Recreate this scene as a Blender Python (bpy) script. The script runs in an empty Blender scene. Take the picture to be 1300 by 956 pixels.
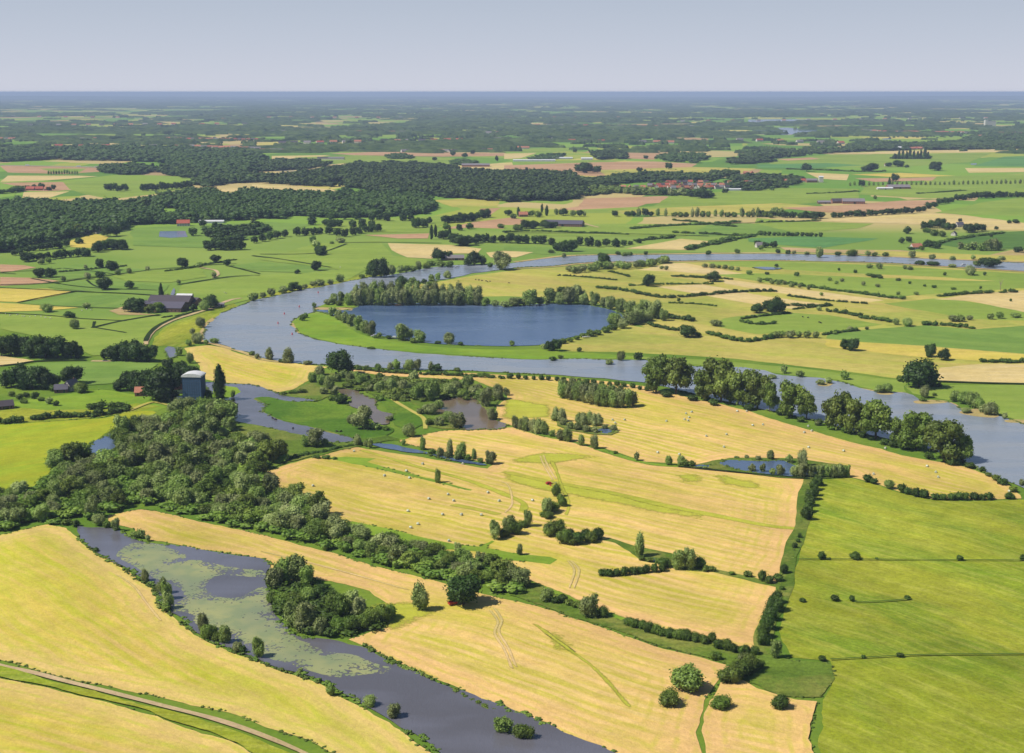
import bpy, bmesh, math, random
import numpy as np
from mathutils import Vector, Matrix, geometry, noise
R = random.Random(7)
sc = bpy.context.scene
COL = sc.collection
# ---------------------------------------------------------------- camera model (pixels of the 1300 x 956 photo <-> ground)
F = 1806.0; H = 210.0; YH = 116.6
PITCH = math.atan((478 - YH) / F)
cp, sp = math.cos(PITCH), math.sin(PITCH)
def gp(x, y, z=0.0):
    u = (x - 650) / F; v = (478 - y) / F
    dx, dy, dz = u, cp + v * sp, -sp + v * cp
    t = (z - H) / dz
    return Vector((dx * t, dy * t, z))
def mpp(x, y):                       # metres per photo pixel at a ground point
    p = gp(x, y); return (p.y * cp + H * sp) / F
def dep(y): return max(0.004, math.atan((y - YH) / F))
def P(s):
    return [tuple(float(q) for q in t.split(',')) for t in s.split()]
def catmull(pts, closed=True, n=4):
    out = []; m = len(pts)
    rng = range(m) if closed else range(m - 1)
    for i in rng:
        if closed: p0, p1, p2, p3 = pts[i-1], pts[i], pts[(i+1) % m], pts[(i+2) % m]
        else: p0, p1, p2, p3 = pts[max(i-1, 0)], pts[i], pts[i+1], pts[min(i+2, m-1)]
        for k in range(n):
            t = k / n
            out.append(tuple(0.5*((2*p1[j]) + (-p0[j]+p2[j])*t + (2*p0[j]-5*p1[j]+4*p2[j]-p3[j])*t*t + (-p0[j]+3*p1[j]-3*p2[j]+p3[j])*t**3) for j in (0, 1)))
    if not closed: out.append(pts[-1])
    return out
# ---------------------------------------------------------------- material helpers
def lin(c): return tuple(((v/255)/12.92 if v/255 <= .04045 else ((v/255+.055)/1.055)**2.4) for v in c)
GAIN = 1.75
def alb(c, g=None):
    g = g or GAIN
    return tuple(min(.8, v / g) for v in lin(c)) + (1,)
class NT:
    def __init__(s, name):
        s.m = bpy.data.materials.new(name); s.m.use_nodes = True; s.t = s.m.node_tree; s.t.nodes.clear()
        s.out = s.n('ShaderNodeOutputMaterial')
    def n(s, typ, **kw):
        nd = s.t.nodes.new(typ)
        for k, v in kw.items():
            if k.startswith('i_'):
                key = k[2:].replace('_', ' ')
                nd.inputs[int(key) if key.isdigit() else key].default_value = v
            else: setattr(nd, k, v)
        return nd
    def l(s, a, b): s.t.links.new(a, b)
    def noise(s, vec, scale, detail=3, rough=.55, dist=0):
        nd = s.n('ShaderNodeTexNoise', i_Scale=scale, i_Detail=detail, i_Roughness=rough, i_Distortion=dist)
        if vec is not None: s.l(vec, nd.inputs['Vector'])
        return nd.outputs['Fac']
    def mapping(s, vec, scale=(1, 1, 1), rot=(0, 0, 0), loc=(0, 0, 0)):
        nd = s.n('ShaderNodeMapping'); nd.inputs['Scale'].default_value = scale; nd.inputs['Rotation'].default_value = rot; nd.inputs['Location'].default_value = loc
        s.l(vec, nd.inputs['Vector']); return nd.outputs['Vector']
    def ramp(s, fac, stops, interp='LINEAR'):
        nd = s.n('ShaderNodeValToRGB'); cr = nd.color_ramp; cr.interpolation = interp
        while len(cr.elements) > 1: cr.elements.remove(cr.elements[-1])
        cr.elements[0].position = stops[0][0]; cr.elements[0].color = stops[0][1]
        for p, c in stops[1:]:
            e = cr.elements.new(p); e.color = c
        s.l(fac, nd.inputs['Fac']); return nd.outputs['Color']
    def rng(s, fac, a, b, c=0., d=1.):
        nd = s.n('ShaderNodeMapRange', i_From_Min=a, i_From_Max=b, i_To_Min=c, i_To_Max=d); s.l(fac, nd.inputs['Value']); return nd.outputs['Result']
    def mix(s, fac, a, b, mode='MIX'):
        nd = s.n('ShaderNodeMix', data_type='RGBA', blend_type=mode)
        if isinstance(fac, (int, float)): nd.inputs[0].default_value = fac
        else: s.l(fac, nd.inputs[0])
        for i, v in ((6, a), (7, b)):
            if isinstance(v, tuple): nd.inputs[i].default_value = v
            else: s.l(v, nd.inputs[i])
        return nd.outputs[2]
    def math(s, op, a, b=None):
        nd = s.n('ShaderNodeMath', operation=op)
        for i, v in ((0, a), (1, b)):
            if v is None: continue
            if isinstance(v, (int, float)): nd.inputs[i].default_value = v
            else: s.l(v, nd.inputs[i])
        return nd.outputs[0]
    def bsdf(s, col, rough=.9, spec=.1, normal=None, **kw):
        b = s.n('ShaderNodeBsdfPrincipled'); b.inputs['Roughness'].default_value = rough; b.inputs['Specular IOR Level'].default_value = spec
        if isinstance(col, tuple): b.inputs['Base Color'].default_value = col
        else: s.l(col, b.inputs['Base Color'])
        if normal: s.l(normal, b.inputs['Normal'])
        for k, v in kw.items(): b.inputs[k.replace('_', ' ')].default_value = v
        s.l(b.outputs[0], s.out.inputs['Surface']); return b
M = {}
SAT = [0]
def falb(c):
    sat = SAT[0]
    v = alb(c); t = c[0] > c[1]*1.05; return (min(.8, v[0]*(1.04 if t else 1.07)), min(.8, v[1]*1.03), v[2]*(.86 if t else (.78 if sat else .78)), 1)
def field_mat(name, a, b, c, fine=.5, streak=1.0, c3=None, edge=None, tram=False, seed=0, blotch=.006, con=1., soft=0.):
    """grass / stubble sheet: a, b the two main colours, c a third in blotches; streaks run along the object's own x"""
    SAT[0] = name in ('lush_meadow', 'mown_stubble', 'mown_stubble_green', 'swath_line', 'mow_mark')
    k = NT(name); tc = k.n('ShaderNodeTexCoord'); ob = tc.outputs['Object']
    loc = (seed*37.1, seed*11.7, 0)
    wob = k.mapping(ob, (1, 1, 1), loc=loc)
    wn = k.n('ShaderNodeTexNoise', i_Scale=.009, i_Detail=3); k.l(wob, wn.inputs['Vector'])
    va = k.n('ShaderNodeVectorMath', operation='MULTIPLY_ADD'); k.l(wn.outputs['Color'], va.inputs[0]); va.inputs[1].default_value = (30, 26, 0); k.l(wob, va.inputs[2])
    vv = va.outputs[0]
    st = k.noise(k.mapping(vv, (.006, .055*streak + .006, 1)), 1.0, 6, .68, .4)
    st2 = k.noise(k.mapping(vv, (.03, .30, 1)), 1.0, 4, .65, .3)
    big = k.noise(vv, blotch, 5, .62, .8)
    bigv = k.noise(k.mapping(vv, (.004, .013, 1), loc=(91, 7, 0)), 1., 5, .6, .5)
    fin = k.noise(wob, .55, 4, .75); mid = k.noise(wob, .09, 4, .7)
    col = k.mix(k.rng(st, .41, .55), falb(a), falb(b))
    col = k.mix(k.math('MULTIPLY', k.rng(big, .47, .62), .8), col, falb(c))
    col = k.mix(k.rng(st2, .46, .72, 0, .5), col, falb(c3 or a))
    if tram:                                              # swath lines left by the mower
        sw = k.n('ShaderNodeTexWave', wave_type='BANDS', bands_direction='Y', i_Scale=.05, i_Distortion=1.6, i_Detail=3)
        k.l(k.mapping(vv, (.6, 1, 1)), sw.inputs['Vector'])
        msk = k.math('MULTIPLY', k.rng(sw.outputs['Fac'], .4, .9, 0, .62), k.rng(k.noise(wob, .012, 2), .40, .58))
        col = k.mix(msk, col, falb(c3 or a))
    if edge:
        at = k.n('ShaderNodeAttribute', attribute_name='edge')
        e = k.math('ADD', at.outputs['Fac'], k.math('MULTIPLY', k.math('SUBTRACT', big, .5), 30.))
        band = k.rng(e, 3., 16., 1, 0)
        col = k.mix(k.math('MULTIPLY', band, .75), col, falb(edge))
        ringv = k.math('SINE', k.math('MULTIPLY', at.outputs['Fac'], 1.15))
        rm = k.math('MULTIPLY', k.math('MULTIPLY', k.rng(ringv, .1, 1., 0, .6), k.rng(at.outputs['Fac'], 20., 42., 1, 0)), k.rng(mid, .4, .6))
        col = k.mix(rm, col, falb(c))
    val = k.math('MULTIPLY', k.rng(fin, .25, .75, 1-.3*fine, 1+.3*fine), k.math('MULTIPLY', k.rng(bigv, .3, .7, 1-.17*con, 1+.17*con), k.rng(mid, .3, .7, 1-.13*con, 1+.13*con)))
    hsv = k.n('ShaderNodeHueSaturation'); k.l(col, hsv.inputs['Color']); k.l(val, hsv.inputs['Value'])
    bmp = k.n('ShaderNodeBump', i_Strength=.6, i_Distance=.6); k.l(fin, bmp.inputs['Height'])
    bs = k.bsdf(hsv.outputs[0], .95, .05, bmp.outputs[0]); M[name] = k.m
    if soft:                                              # the growth thins out towards its own border
        at = k.n('ShaderNodeAttribute', attribute_name='edge'); g_ = k.n('ShaderNodeNewGeometry')
        nz = k.math('ADD', k.noise(g_.outputs['Position'], .5, 4, .7), k.noise(g_.outputs['Position'], .07, 3, .6))
        al = k.rng(k.math('ADD', at.outputs['Fac'], k.math('MULTIPLY', k.math('SUBTRACT', nz, 1.), soft*2.2)), .1*soft, 1.1*soft)
        t = k.n('ShaderNodeBsdfTransparent'); m = k.n('ShaderNodeMixShader'); k.l(al, m.inputs[0]); k.l(t.outputs[0], m.inputs[1]); k.l(bs.outputs[0], m.inputs[2]); k.l(m.outputs[0], k.out.inputs['Surface'])
field_mat('mown_stubble', (238,202,130), (202,194,88), (198,192,82), c3=(248,210,156), edge=(244,198,146), tram=True, streak=1.1)
field_mat('mown_stubble_green', (228,204,104), (202,202,78), (192,200,72), c3=(240,204,140), edge=(236,204,140), tram=True, seed=3)
field_mat('river_meadow', (184,186,94), (200,186,108), (160,176,84), c3=(208,194,122), streak=.5, seed=1)
field_mat('pasture', (138,166,76), (150,174,84), (128,158,70), c3=(160,180,98), con=.6, streak=.35, seed=2, fine=.35)
field_mat('pasture_deep', (120,156,78), (132,164,84), (110,146,72), c3=(140,168,90), con=.6, streak=.35, seed=4, fine=.35)
field_mat('lush_meadow', (164,172,60), (126,152,46), (152,162,52), c3=(198,198,112), streak=.3, seed=5, fine=1., con=1.5, blotch=.011)
field_mat('buttercup_meadow', (158,182,56), (172,182,56), (142,174,52), c3=(194,188,62), streak=.6, seed=6)
field_mat('vivid_grass', (124,164,56), (138,170,62), (106,148,50), c3=(154,174,76), streak=.5, seed=7)
field_mat('rough_grass', (100,140,48), (84,124,44), (124,154,58), c3=(74,112,40), streak=.4, seed=8, fine=1.2, blotch=.02)
field_mat('reed_bed', (112,138,58), (94,122,48), (146,150,84), c3=(80,108,46), streak=.6, seed=9, fine=1.4, blotch=.03)
field_mat('dry_stubble', (228,206,160), (220,196,140), (210,196,124), c3=(236,214,176), streak=1., seed=10)
field_mat('ploughed_soil', (196,152,128), (204,166,138), (184,146,112), c3=(210,176,150), streak=1.4, seed=11)
field_mat('yellow_crop', (224,200,110), (214,196,98), (204,196,92), c3=(234,208,130), streak=1., seed=12)
field_mat('dark_crop', (84,122,62), (96,134,66), (76,112,60), c3=(110,140,76), streak=1.6, seed=13)
field_mat('bluegreen_crop', (98,150,98), (108,158,96), (90,140,88), c3=(118,160,96), streak=.8, seed=14)
field_mat('sand', (214,184,142), (196,168,130), (180,170,110), c3=(222,196,160), streak=.6, seed=15)
field_mat('gravel_track', (214,188,160), (204,176,150), (196,180,130), c3=(222,200,176), streak=.3, seed=16)
field_mat('ditch_bed_and_shade', (48,66,34), (40,56,30), (60,84,40), c3=(34,48,28), streak=.3, seed=17)  # dark water and growth, with the ditch's own shadow painted into the colour
field_mat('wet_ditch', (92,118,54), (80,104,46), (110,134,62), c3=(72,96,44), streak=.3, seed=21)
field_mat('swath_line', (188,192,80), (180,188,74), (198,196,88), c3=(206,200,104), streak=.3, seed=18, soft=4.)
field_mat('mow_mark', (186,190,78), (176,184,72), (198,194,88), c3=(206,200,104), streak=.3, seed=28, soft=.7)
field_mat('wheel_mark', (238,206,158), (226,200,140), (214,200,130), c3=(244,214,176), streak=.3, seed=29, soft=.35)
field_mat('verge_grass', (124,164,56), (138,170,62), (106,148,50), c3=(154,174,76), streak=.5, seed=27, soft=1.2)
field_mat('asphalt_road', (176,172,172), (168,164,166), (160,160,158), c3=(186,182,180), streak=.3, seed=19)
# the far ground: a patchwork of fields laid out in world metres
def ground_mat():
    k = NT('countryside'); g = k.n('ShaderNodeNewGeometry'); pos = g.outputs['Position']
    wob = k.n('ShaderNodeTexNoise', i_Scale=.002, i_Detail=2)
    k.l(pos, wob.inputs['Vector'])
    va = k.n('ShaderNodeVectorMath', operation='MULTIPLY_ADD'); k.l(wob.outputs['Color'], va.inputs[0]); va.inputs[1].default_value = (160, 160, 0); k.l(pos, va.inputs[2])
    cells = k.n('ShaderNodeTexVoronoi', distance='CHEBYCHEV', i_Scale=1., i_Randomness=.9)
    k.l(k.mapping(va.outputs[0], (.0034, .0022, 0), rot=(0, 0, .35)), cells.inputs['Vector'])
    sep = k.n('ShaderNodeSeparateColor'); k.l(cells.outputs['Color'], sep.inputs[0])
    pal = k.ramp(sep.outputs[0], [(0, falb((112,160,66))), (.22, falb((138,178,76))), (.42, falb((172,184,86))), (.56, falb((100,146,64))), (.68, falb((214,190,142))), (.78, falb((192,158,130))), (.84, falb((146,176,78))), (.93, falb((218,202,120)))], 'CONSTANT')
    st = k.noise(k.mapping(pos, (.002, .012, 1)), 1., 4, .6)
    pal = k.mix(k.rng(st, .35, .7, 0, .4), pal, alb((150,172,84)))
    near = k.mix(k.rng(k.noise(pos, .012, 5, .65), .4, .62), falb((104,140,54)), falb((132,158,66)))
    near = k.mix(k.rng(k.noise(pos, .35, 3, .7), .4, .7, 0, .4), near, falb((80,114,44)))
    sx = k.n('ShaderNodeSeparateXYZ'); k.l(pos, sx.inputs[0])
    d = k.rng(sx.outputs[1], 2150., 2300.)
    mid = k.mix(k.rng(k.noise(k.mapping(pos, (.003, .003, 1)), 1., 3), .4, .6), falb((130,162,80)), falb((150,174,92)))
    d0 = k.rng(sx.outputs[1], 1250., 1320.)
    col = k.mix(d0, near, mid); col = k.mix(d, col, pal)
    k.bsdf(col, .95, .03); M['countryside'] = k.m
ground_mat()
def water_mat(name, base, rough, rip, amp, tint=None):
    k = NT(name); g = k.n('ShaderNodeNewGeometry'); pos = g.outputs['Position']
    n1 = k.noise(k.mapping(pos, (rip, rip*.45, 1)), 1., 5, .65)
    n2 = k.noise(k.mapping(pos, (.012, .03, 1)), 1., 3, .6, .5)
    bmp = k.n('ShaderNodeBump', i_Strength=amp, i_Distance=.5); k.l(n1, bmp.inputs['Height'])
    col = k.mix(k.rng(n2, .38, .62), alb(base, 1.7), alb(tint or base, 1.7))
    b = k.bsdf(col, rough, .5, bmp.outputs[0], IOR=1.33)
    rr = k.rng(n2, .35, .65, rough*.7, rough*1.5); k.l(rr, b.inputs['Roughness'])
    M[name] = k.m
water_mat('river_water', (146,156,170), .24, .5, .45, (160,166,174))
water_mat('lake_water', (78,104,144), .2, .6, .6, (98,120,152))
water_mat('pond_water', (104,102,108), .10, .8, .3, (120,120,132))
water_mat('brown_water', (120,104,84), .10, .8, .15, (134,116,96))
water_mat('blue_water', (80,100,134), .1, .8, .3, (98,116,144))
def lily_mat():
    k = NT('lily_leaves'); g = k.n('ShaderNodeNewGeometry'); pos = g.outputs['Position']
    at = k.n('ShaderNodeAttribute', attribute_name='edge')
    v = k.n('ShaderNodeTexVoronoi', i_Scale=.75, i_Randomness=1.); k.l(pos, v.inputs['Vector'])
    n1 = k.noise(pos, .09, 5, .7); n2 = k.noise(pos, .4, 3, .7)
    cover = k.math('ADD', k.math('ADD', k.rng(at.outputs['Fac'], 0., 9., -.12, .12), n1), k.math('MULTIPLY', k.math('SUBTRACT', n2, .5), .5))
    cover = k.math('SUBTRACT', cover, k.math('MULTIPLY', v.outputs['Distance'], .34))
    a = k.rng(cover, .17, .26)
    col = k.mix(k.rng(k.noise(pos, .12, 4), .4, .6), alb((150,162,112)), alb((178,180,118)))
    col = k.mix(k.rng(k.noise(pos, .03, 4, .6), .42, .66, 0, .5), col, alb((120,136,118)))
    b = k.n('ShaderNodeBsdfPrincipled', i_Roughness=.5); k.l(col, b.inputs['Base Color'])
    t = k.n('ShaderNodeBsdfTransparent'); m = k.n('ShaderNodeMixShader'); k.l(a, m.inputs[0]); k.l(t.outputs[0], m.inputs[1]); k.l(b.outputs[0], m.inputs[2])
    k.l(m.outputs[0], k.out.inputs['Surface']); M['lily_leaves'] = k.m
lily_mat()
# ---------------------------------------------------------------- sheets
ZL = [0.02]; OUT = []
def mesh_from(name, verts, faces, mat=None, smooth=False):
    me = bpy.data.meshes.new(name); me.from_pydata(verts, [], faces); 
    if mat is not None: me.materials.append(M[mat] if isinstance(mat, str) else mat)
    if smooth: me.shade_smooth()
    return me
def link(name, me, loc=(0, 0, 0), rz=0, parent=None):
    o = bpy.data.objects.new(name, me); COL.objects.link(o); o.location = loc; o.rotation_euler = (0, 0, rz)
    if parent: o.parent = parent
    return o
def wobble(pts, step, amp, seed):
    out = []; n = len(pts)
    for i in range(n):
        a, b = pts[i], pts[(i+1) % n]; d = (b - a).length; m = max(1, int(d / step))
        nv = Vector((-(b-a).y, (b-a).x, 0)); nv = nv / max(nv.length, 1e-6)
        for j in range(m):
            p = a.lerp(b, j / m)
            out.append(p + nv * amp * (noise.noise(Vector((p.x*.05, p.y*.05, seed))) * 2 + .9 * noise.noise(Vector((p.x*.35, p.y*.35, seed)))))
    return out
def sheet(name, s, mat, stripe=None, smooth=False, grid=None, amp=None, kind='structure', label=None):
    pts = P(s) if isinstance(s, str) else s
    if smooth: pts = catmull(pts)
    far = sum(p[1] for p in pts) / len(pts)
    w = [gp(x, y) for x, y in pts]
    if amp is None: amp = .9 if far > 330 else 2.0
    step = 3.5 if far > 430 else (6. if far > 330 else 40.)
    if far > 250: w = wobble(w, step, amp, len(bpy.data.objects) * 1.7)
    OUT.append((name, mat, w))
    c = sum(w, Vector()) / len(w)
    ang = 0.
    if stripe:
        a, b = gp(stripe[0], stripe[1]), gp(stripe[2], stripe[3]); ang = math.atan2(b.y - a.y, b.x - a.x)
    inv = Matrix.Rotation(-ang, 3, 'Z')
    L = [(inv @ (p - c)).to_2d() for p in w]
    V = list(L); n = len(L)
    if grid:
        xs = [p.x for p in L]; ys = [p.y for p in L]; A = np.array([(p.x, p.y) for p in L])
        gx = np.arange(min(xs), max(xs), grid); gy = np.arange(min(ys), max(ys), grid)
        X, Y = np.meshgrid(gx, gy); Q = np.stack([X.ravel(), Y.ravel()], 1)
        ins = inpoly(Q, A); Q = Q[ins]; dd = edgedist(Q, A); Q = Q[dd > grid*.45]
        V += [Vector((q[0], q[1])) for q in Q]
    res = geometry.delaunay_2d_cdt(V, [], [list(range(n))], 1, 1e-4)
    vs = [(v.x, v.y, 0) for v in res[0]]; fs = [f[::-1] if False else f for f in res[2]]
    me = mesh_from(name, vs, fs, mat)
    if me.polygons and me.polygons[0].normal.z < 0: me.flip_normals()
    if grid:
        at = me.attributes.new('edge', 'FLOAT', 'POINT')
        at.data.foreach_set('value', edgedist(np.array([(v[0], v[1]) for v in vs]), A).astype(np.float32))
    ZL[0] += .006
    o = link(name, me, (c.x, c.y, ZL[0]), ang)
    o['kind'] = kind
    if label: o['label'] = label
    return o
def inpoly(Q, A):
    ins = np.zeros(len(Q), bool); n = len(A)
    for i in range(n):
        x1, y1 = A[i]; x2, y2 = A[(i+1) % n]
        if y1 == y2: continue
        c = ((Q[:, 1] > y1) != (Q[:, 1] > y2)) & (Q[:, 0] < (x2-x1)*(Q[:, 1]-y1)/(y2-y1)+x1); ins ^= c
    return ins
def edgedist(Q, A):
    d = np.full(len(Q), 1e9); n = len(A)
    for i in range(n):
        a = A[i]; b = A[(i+1) % n]; ab = b - a; L2 = (ab**2).sum() + 1e-9
        t = np.clip(((Q - a) @ ab) / L2, 0, 1); d = np.minimum(d, np.linalg.norm(Q - (a + t[:, None]*ab), axis=1))
    return d
def ribbon(name, s, width, mat, smooth=True, kind='structure', z=None):
    pts = P(s) if isinstance(s, str) else s
    if smooth and len(pts) > 2: pts = catmull(pts, False, 5)
    w = [gp(x, y) for x, y in pts]; c = w[0].copy()
    vs = []; n = len(w)
    for i, p in enumerate(w):
        d = (w[min(i+1, n-1)] - w[max(i-1, 0)]).normalized(); nv = Vector((-d.y, d.x, 0))
        ww = width * (1 + .35 * noise.noise(p * .05)) / 2
        vs += [p - c + nv * ww, p - c, p - c - nv * ww]
    fs = [(3*i+1+j, 3*i+4+j, 3*i+3+j, 3*i+j) for i in range(n-1) for j in (0, 1)]
    me = mesh_from(name, vs, fs, mat); ZL[0] += .006
    if me.polygons[0].normal.z < 0: me.flip_normals()
    at = me.attributes.new('edge', 'FLOAT', 'POINT'); at.data.foreach_set('value', [0. if (q % 3 != 1 or q < 3 or q >= 3*n-3) else width/2 for q in range(3*n)])
    o = link(name, me, (c.x, c.y, ZL[0])); o['kind'] = kind; return o
def tag(o, label, cat, group=None):
    o['label'] = label; o['category'] = cat
    if group: o['group'] = group
    return o
ONES = 'first second third fourth fifth sixth seventh eighth ninth tenth eleventh twelfth thirteenth fourteenth fifteenth sixteenth seventeenth eighteenth nineteenth'.split()
TENS = ['', '', 'twent', 'thirt', 'fort', 'fift', 'sixt', 'sevent', 'eight', 'ninet']
def ordinal(i):                      # 0-based
    i += 1
    if i < 20: return ONES[i-1]
    t, u = divmod(i, 10)
    return TENS[t] + ('ieth' if u == 0 else 'y-' + ONES[u-1])
def forest_mat():
    k = NT('far_forest'); g = k.n('ShaderNodeNewGeometry')
    k.bsdf(k.mix(k.rng(k.noise(g.outputs['Position'], .02, 5, .75), .38, .62), alb((44,66,36),1.5), alb((90,108,58),1.5)), .9, .05); M['far_forest'] = k.m
forest_mat()
HAZE_D = 4.8e-5; HAZE_C = (.48, .60, .84, 1); SKY_DUST = .3; SKY_S = .06; SUN_S = 4.2; EXPO = .68
# ---------------------------------------------------------------- foliage
LG = .80
def leaf_mat(name, a, b, c, rough=.75):
    k = NT(name); oi = k.n('ShaderNodeObjectInfo'); g = k.n('ShaderNodeNewGeometry')
    tc = k.n('ShaderNodeTexCoord')
    n1 = k.noise(g.outputs['Position'], .22, 3, .6); n2 = k.noise(g.outputs['Position'], .9, 2, .6)
    col = k.mix(k.rng(n1, .38, .64), alb(a, 2.), alb(b, 2.)); col = k.mix(k.rng(oi.outputs['Random'], .25, 1., 0, .75), col, alb(c, LG))
    n3 = k.noise(g.outputs['Position'], .05, 2, .5); col = k.mix(k.rng(n3, .5, .7, 0, .5), col, alb(b, LG)); hs = k.n('ShaderNodeHueSaturation'); k.l(col, hs.inputs['Color'])
    k.l(k.math('ADD', k.rng(n2, .3, .7, .72, 1.28), k.math('MULTIPLY', k.math('SUBTRACT', k.math('FRACT', k.math('MULTIPLY', oi.outputs['Random'], 17.3)), .5), .34)), hs.inputs['Value'])
    d = k.n('ShaderNodeBsdfDiffuse'); k.l(hs.outputs[0], d.inputs['Color'])
    t = k.n('ShaderNodeBsdfTranslucent'); k.l(hs.outputs[0], t.inputs['Color'])
    gl = k.n('ShaderNodeBsdfGlossy', i_Roughness=.55); gl.inputs['Color'].default_value = (.6, .65, .6, 1)
    m1 = k.n('ShaderNodeMixShader'); m1.inputs[0].default_value = .3; k.l(d.outputs[0], m1.inputs[1]); k.l(t.outputs[0], m1.inputs[2])
    m2 = k.n('ShaderNodeMixShader'); m2.inputs[0].default_value = .025; k.l(m1.outputs[0], m2.inputs[1]); k.l(gl.outputs[0], m2.inputs[2])
    k.l(m2.outputs[0], k.out.inputs['Surface']); M[name] = k.m
leaf_mat('willow_leaves', (138,154,80), (172,180,120), (114,142,56))
leaf_mat('oak_leaves', (58,82,30), (74,100,38), (52,76,28))
leaf_mat('poplar_leaves', (112,134,48), (140,156,68), (96,120,44))
leaf_mat('shrub_leaves', (104,130,46), (130,148,60), (84,112,38))
leaf_mat('dark_shrub_leaves', (74,102,34), (96,120,42), (62,88,30))
leaf_mat('forest_leaves', (54,78,34), (92,114,50), (62,88,36))
k = NT('bark'); k.bsdf(alb((120,104,84), 2), .9, .1); M['bark'] = k.m
def ico(sub):
    bm = bmesh.new(); bmesh.ops.create_icosphere(bm, subdivisions=sub, radius=1.)
    v = np.array([q.co[:] for q in bm.verts]); f = np.array([[q.index for q in t.verts] for t in bm.faces]); bm.free(); return v, f
ICO1, ICO2 = ico(1), ico(2)
def lobes_for(kind, rs):
    """crown lobes (x, y, z, rx, rz) for a tree of height 1 and width 1"""
    L = []
    if kind == 'o':
        L.append((0, 0, .50, .37, .38))
        for i in range(12):
            a = i * 2.4 + rs.random() * .8; r = .33 * math.sqrt(rs.random()*.8+.2); z = .22 + .56 * rs.random(); q = .17 + .07 * rs.random()
            L.append((math.cos(a) * r, math.sin(a) * r, z if r > .2 else z + .06, q, q * .95))
    elif kind == 'w':
        L.append((0, 0, .42, .32, .40))
        for i in range(10):
            a = i * 2.4 + rs.random(); r = .31 * math.sqrt(rs.random()); z = .2 + .55 * rs.random(); q = .13 + .08 * rs.random()
            L.append((math.cos(a) * r, math.sin(a) * r, z, q, q * 1.25))
    elif kind == 'k':
        L.append((0, 0, .46, .30, .42))
        for i in range(9):
            a = i * 2.4 + rs.random(); t = rs.random(); r = .24 * math.sqrt(rs.random()) * (1.1 - .5*t); z = .18 + .62 * t; q = .17 + .07 * rs.random()
            L.append((math.cos(a) * r, math.sin(a) * r, z, q, q * 1.5))
    elif kind == 'p':
        L.append((.0, .02, .55, .24, .34))
        for i in range(16):
            a = i * 2.4 + rs.random(); t = rs.random(); z = .18 + .68 * t; r = (.12 + .28 * math.sin(math.pi * (.15 + .75 * t))) * (.5 + .5 * rs.random()); q = .12 + .08 * rs.random()
            L.append((math.cos(a) * r, math.sin(a) * r, z, q, q * .9))
    elif kind == 'l':
        for i in range(9):
            t = i / 8; q = .42 * math.sin(math.pi * (.16 + .74 * t)) ** .7
            L.append(((rs.random() - .5) * .16, (rs.random() - .5) * .16, .08 + .84 * t, q, .12))
    elif kind == 's':
        for i in range(9):
            a = i * 2.4 + rs.random(); r = .34 * math.sqrt(i / 8) * (.7 + .3 * rs.random()); q = .20 + .10 * rs.random()
            L.append((math.cos(a) * r, math.sin(a) * r, .34 + .3 * rs.random() * (1 - r), q, q * 1.35))
    return L
def crown_arrays(kind, seed, ncards, sub, size):
    rs = random.Random(seed); nr = np.random.RandomState(seed)
    L = lobes_for(kind, rs); bv, bf = ICO2 if sub == 2 else ICO1
    V = []; Fc = []; off = 0
    for (x, y, z, rx, rz) in L:
        d = 1 + .18 * nr.randn(len(bv)).clip(-1.5, 1.5)[:, None]
        v = bv * d * np.array([rx*.8, rx*.8, rz*.8]) + np.array([x, y, z]); v[:, 2] = np.maximum(v[:, 2], .02)
        V.append(v); Fc.append(np.c_[bf, bf[:, 2]] + off); off += len(v)
    area = np.array([l[3]**2 for l in L]); area /= area.sum()
    pick = nr.choice(len(L), ncards, p=area); La = np.array(L)[pick]
    nrm = nr.randn(ncards, 3); nrm[:, 2] += .25; nrm /= np.linalg.norm(nrm, axis=1)[:, None]
    rad = (.84 + .40 * nr.rand(ncards)**1.6 + .22 * (nr.rand(ncards) > .88))[:, None]
    c = La[:, :3] + nrm * np.c_[La[:, 3], La[:, 3], La[:, 4]] * rad; c[:, 2] = np.maximum(c[:, 2], .03)
    n2 = nrm + .55 * nr.randn(ncards, 3); n2 /= np.linalg.norm(n2, axis=1)[:, None]
    t = np.cross(n2, nr.randn(ncards, 3)); t /= np.linalg.norm(t, axis=1)[:, None]; b = np.cross(n2, t)
    s = (size * (.6 + .8 * nr.rand(ncards)))[:, None]
    q = np.stack([c - t*s, c - b*s*.7 + n2*s*.2, c + t*s, c + b*s*.7 - n2*s*.2], 1).reshape(-1, 3)
    V.append(q); Fc.append(np.arange(ncards*4).reshape(-1, 4) + off)
    return np.vstack(V), np.vstack(Fc)
def np_mesh(name, V, Q, mat):
    """quads; a quad whose last two corners agree is a triangle"""
    me = bpy.data.meshes.new(name); tri = Q[:, 2] == Q[:, 3]
    T = Q[tri][:, :3]; Q4 = Q[~tri]
    me.vertices.add(len(V)); me.vertices.foreach_set('co', V.astype(np.float32).ravel())
    idx = np.concatenate([T.ravel(), Q4.ravel()]).astype(np.int32)
    me.loops.add(len(idx)); me.loops.foreach_set('vertex_index', idx)
    st = np.concatenate([np.arange(len(T))*3, len(T)*3 + np.arange(len(Q4))*4]).astype(np.int32)
    me.polygons.add(len(st)); me.polygons.foreach_set('loop_start', st)
    me.update(calc_edges=True); me.materials.append(M[mat]); return me
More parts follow.
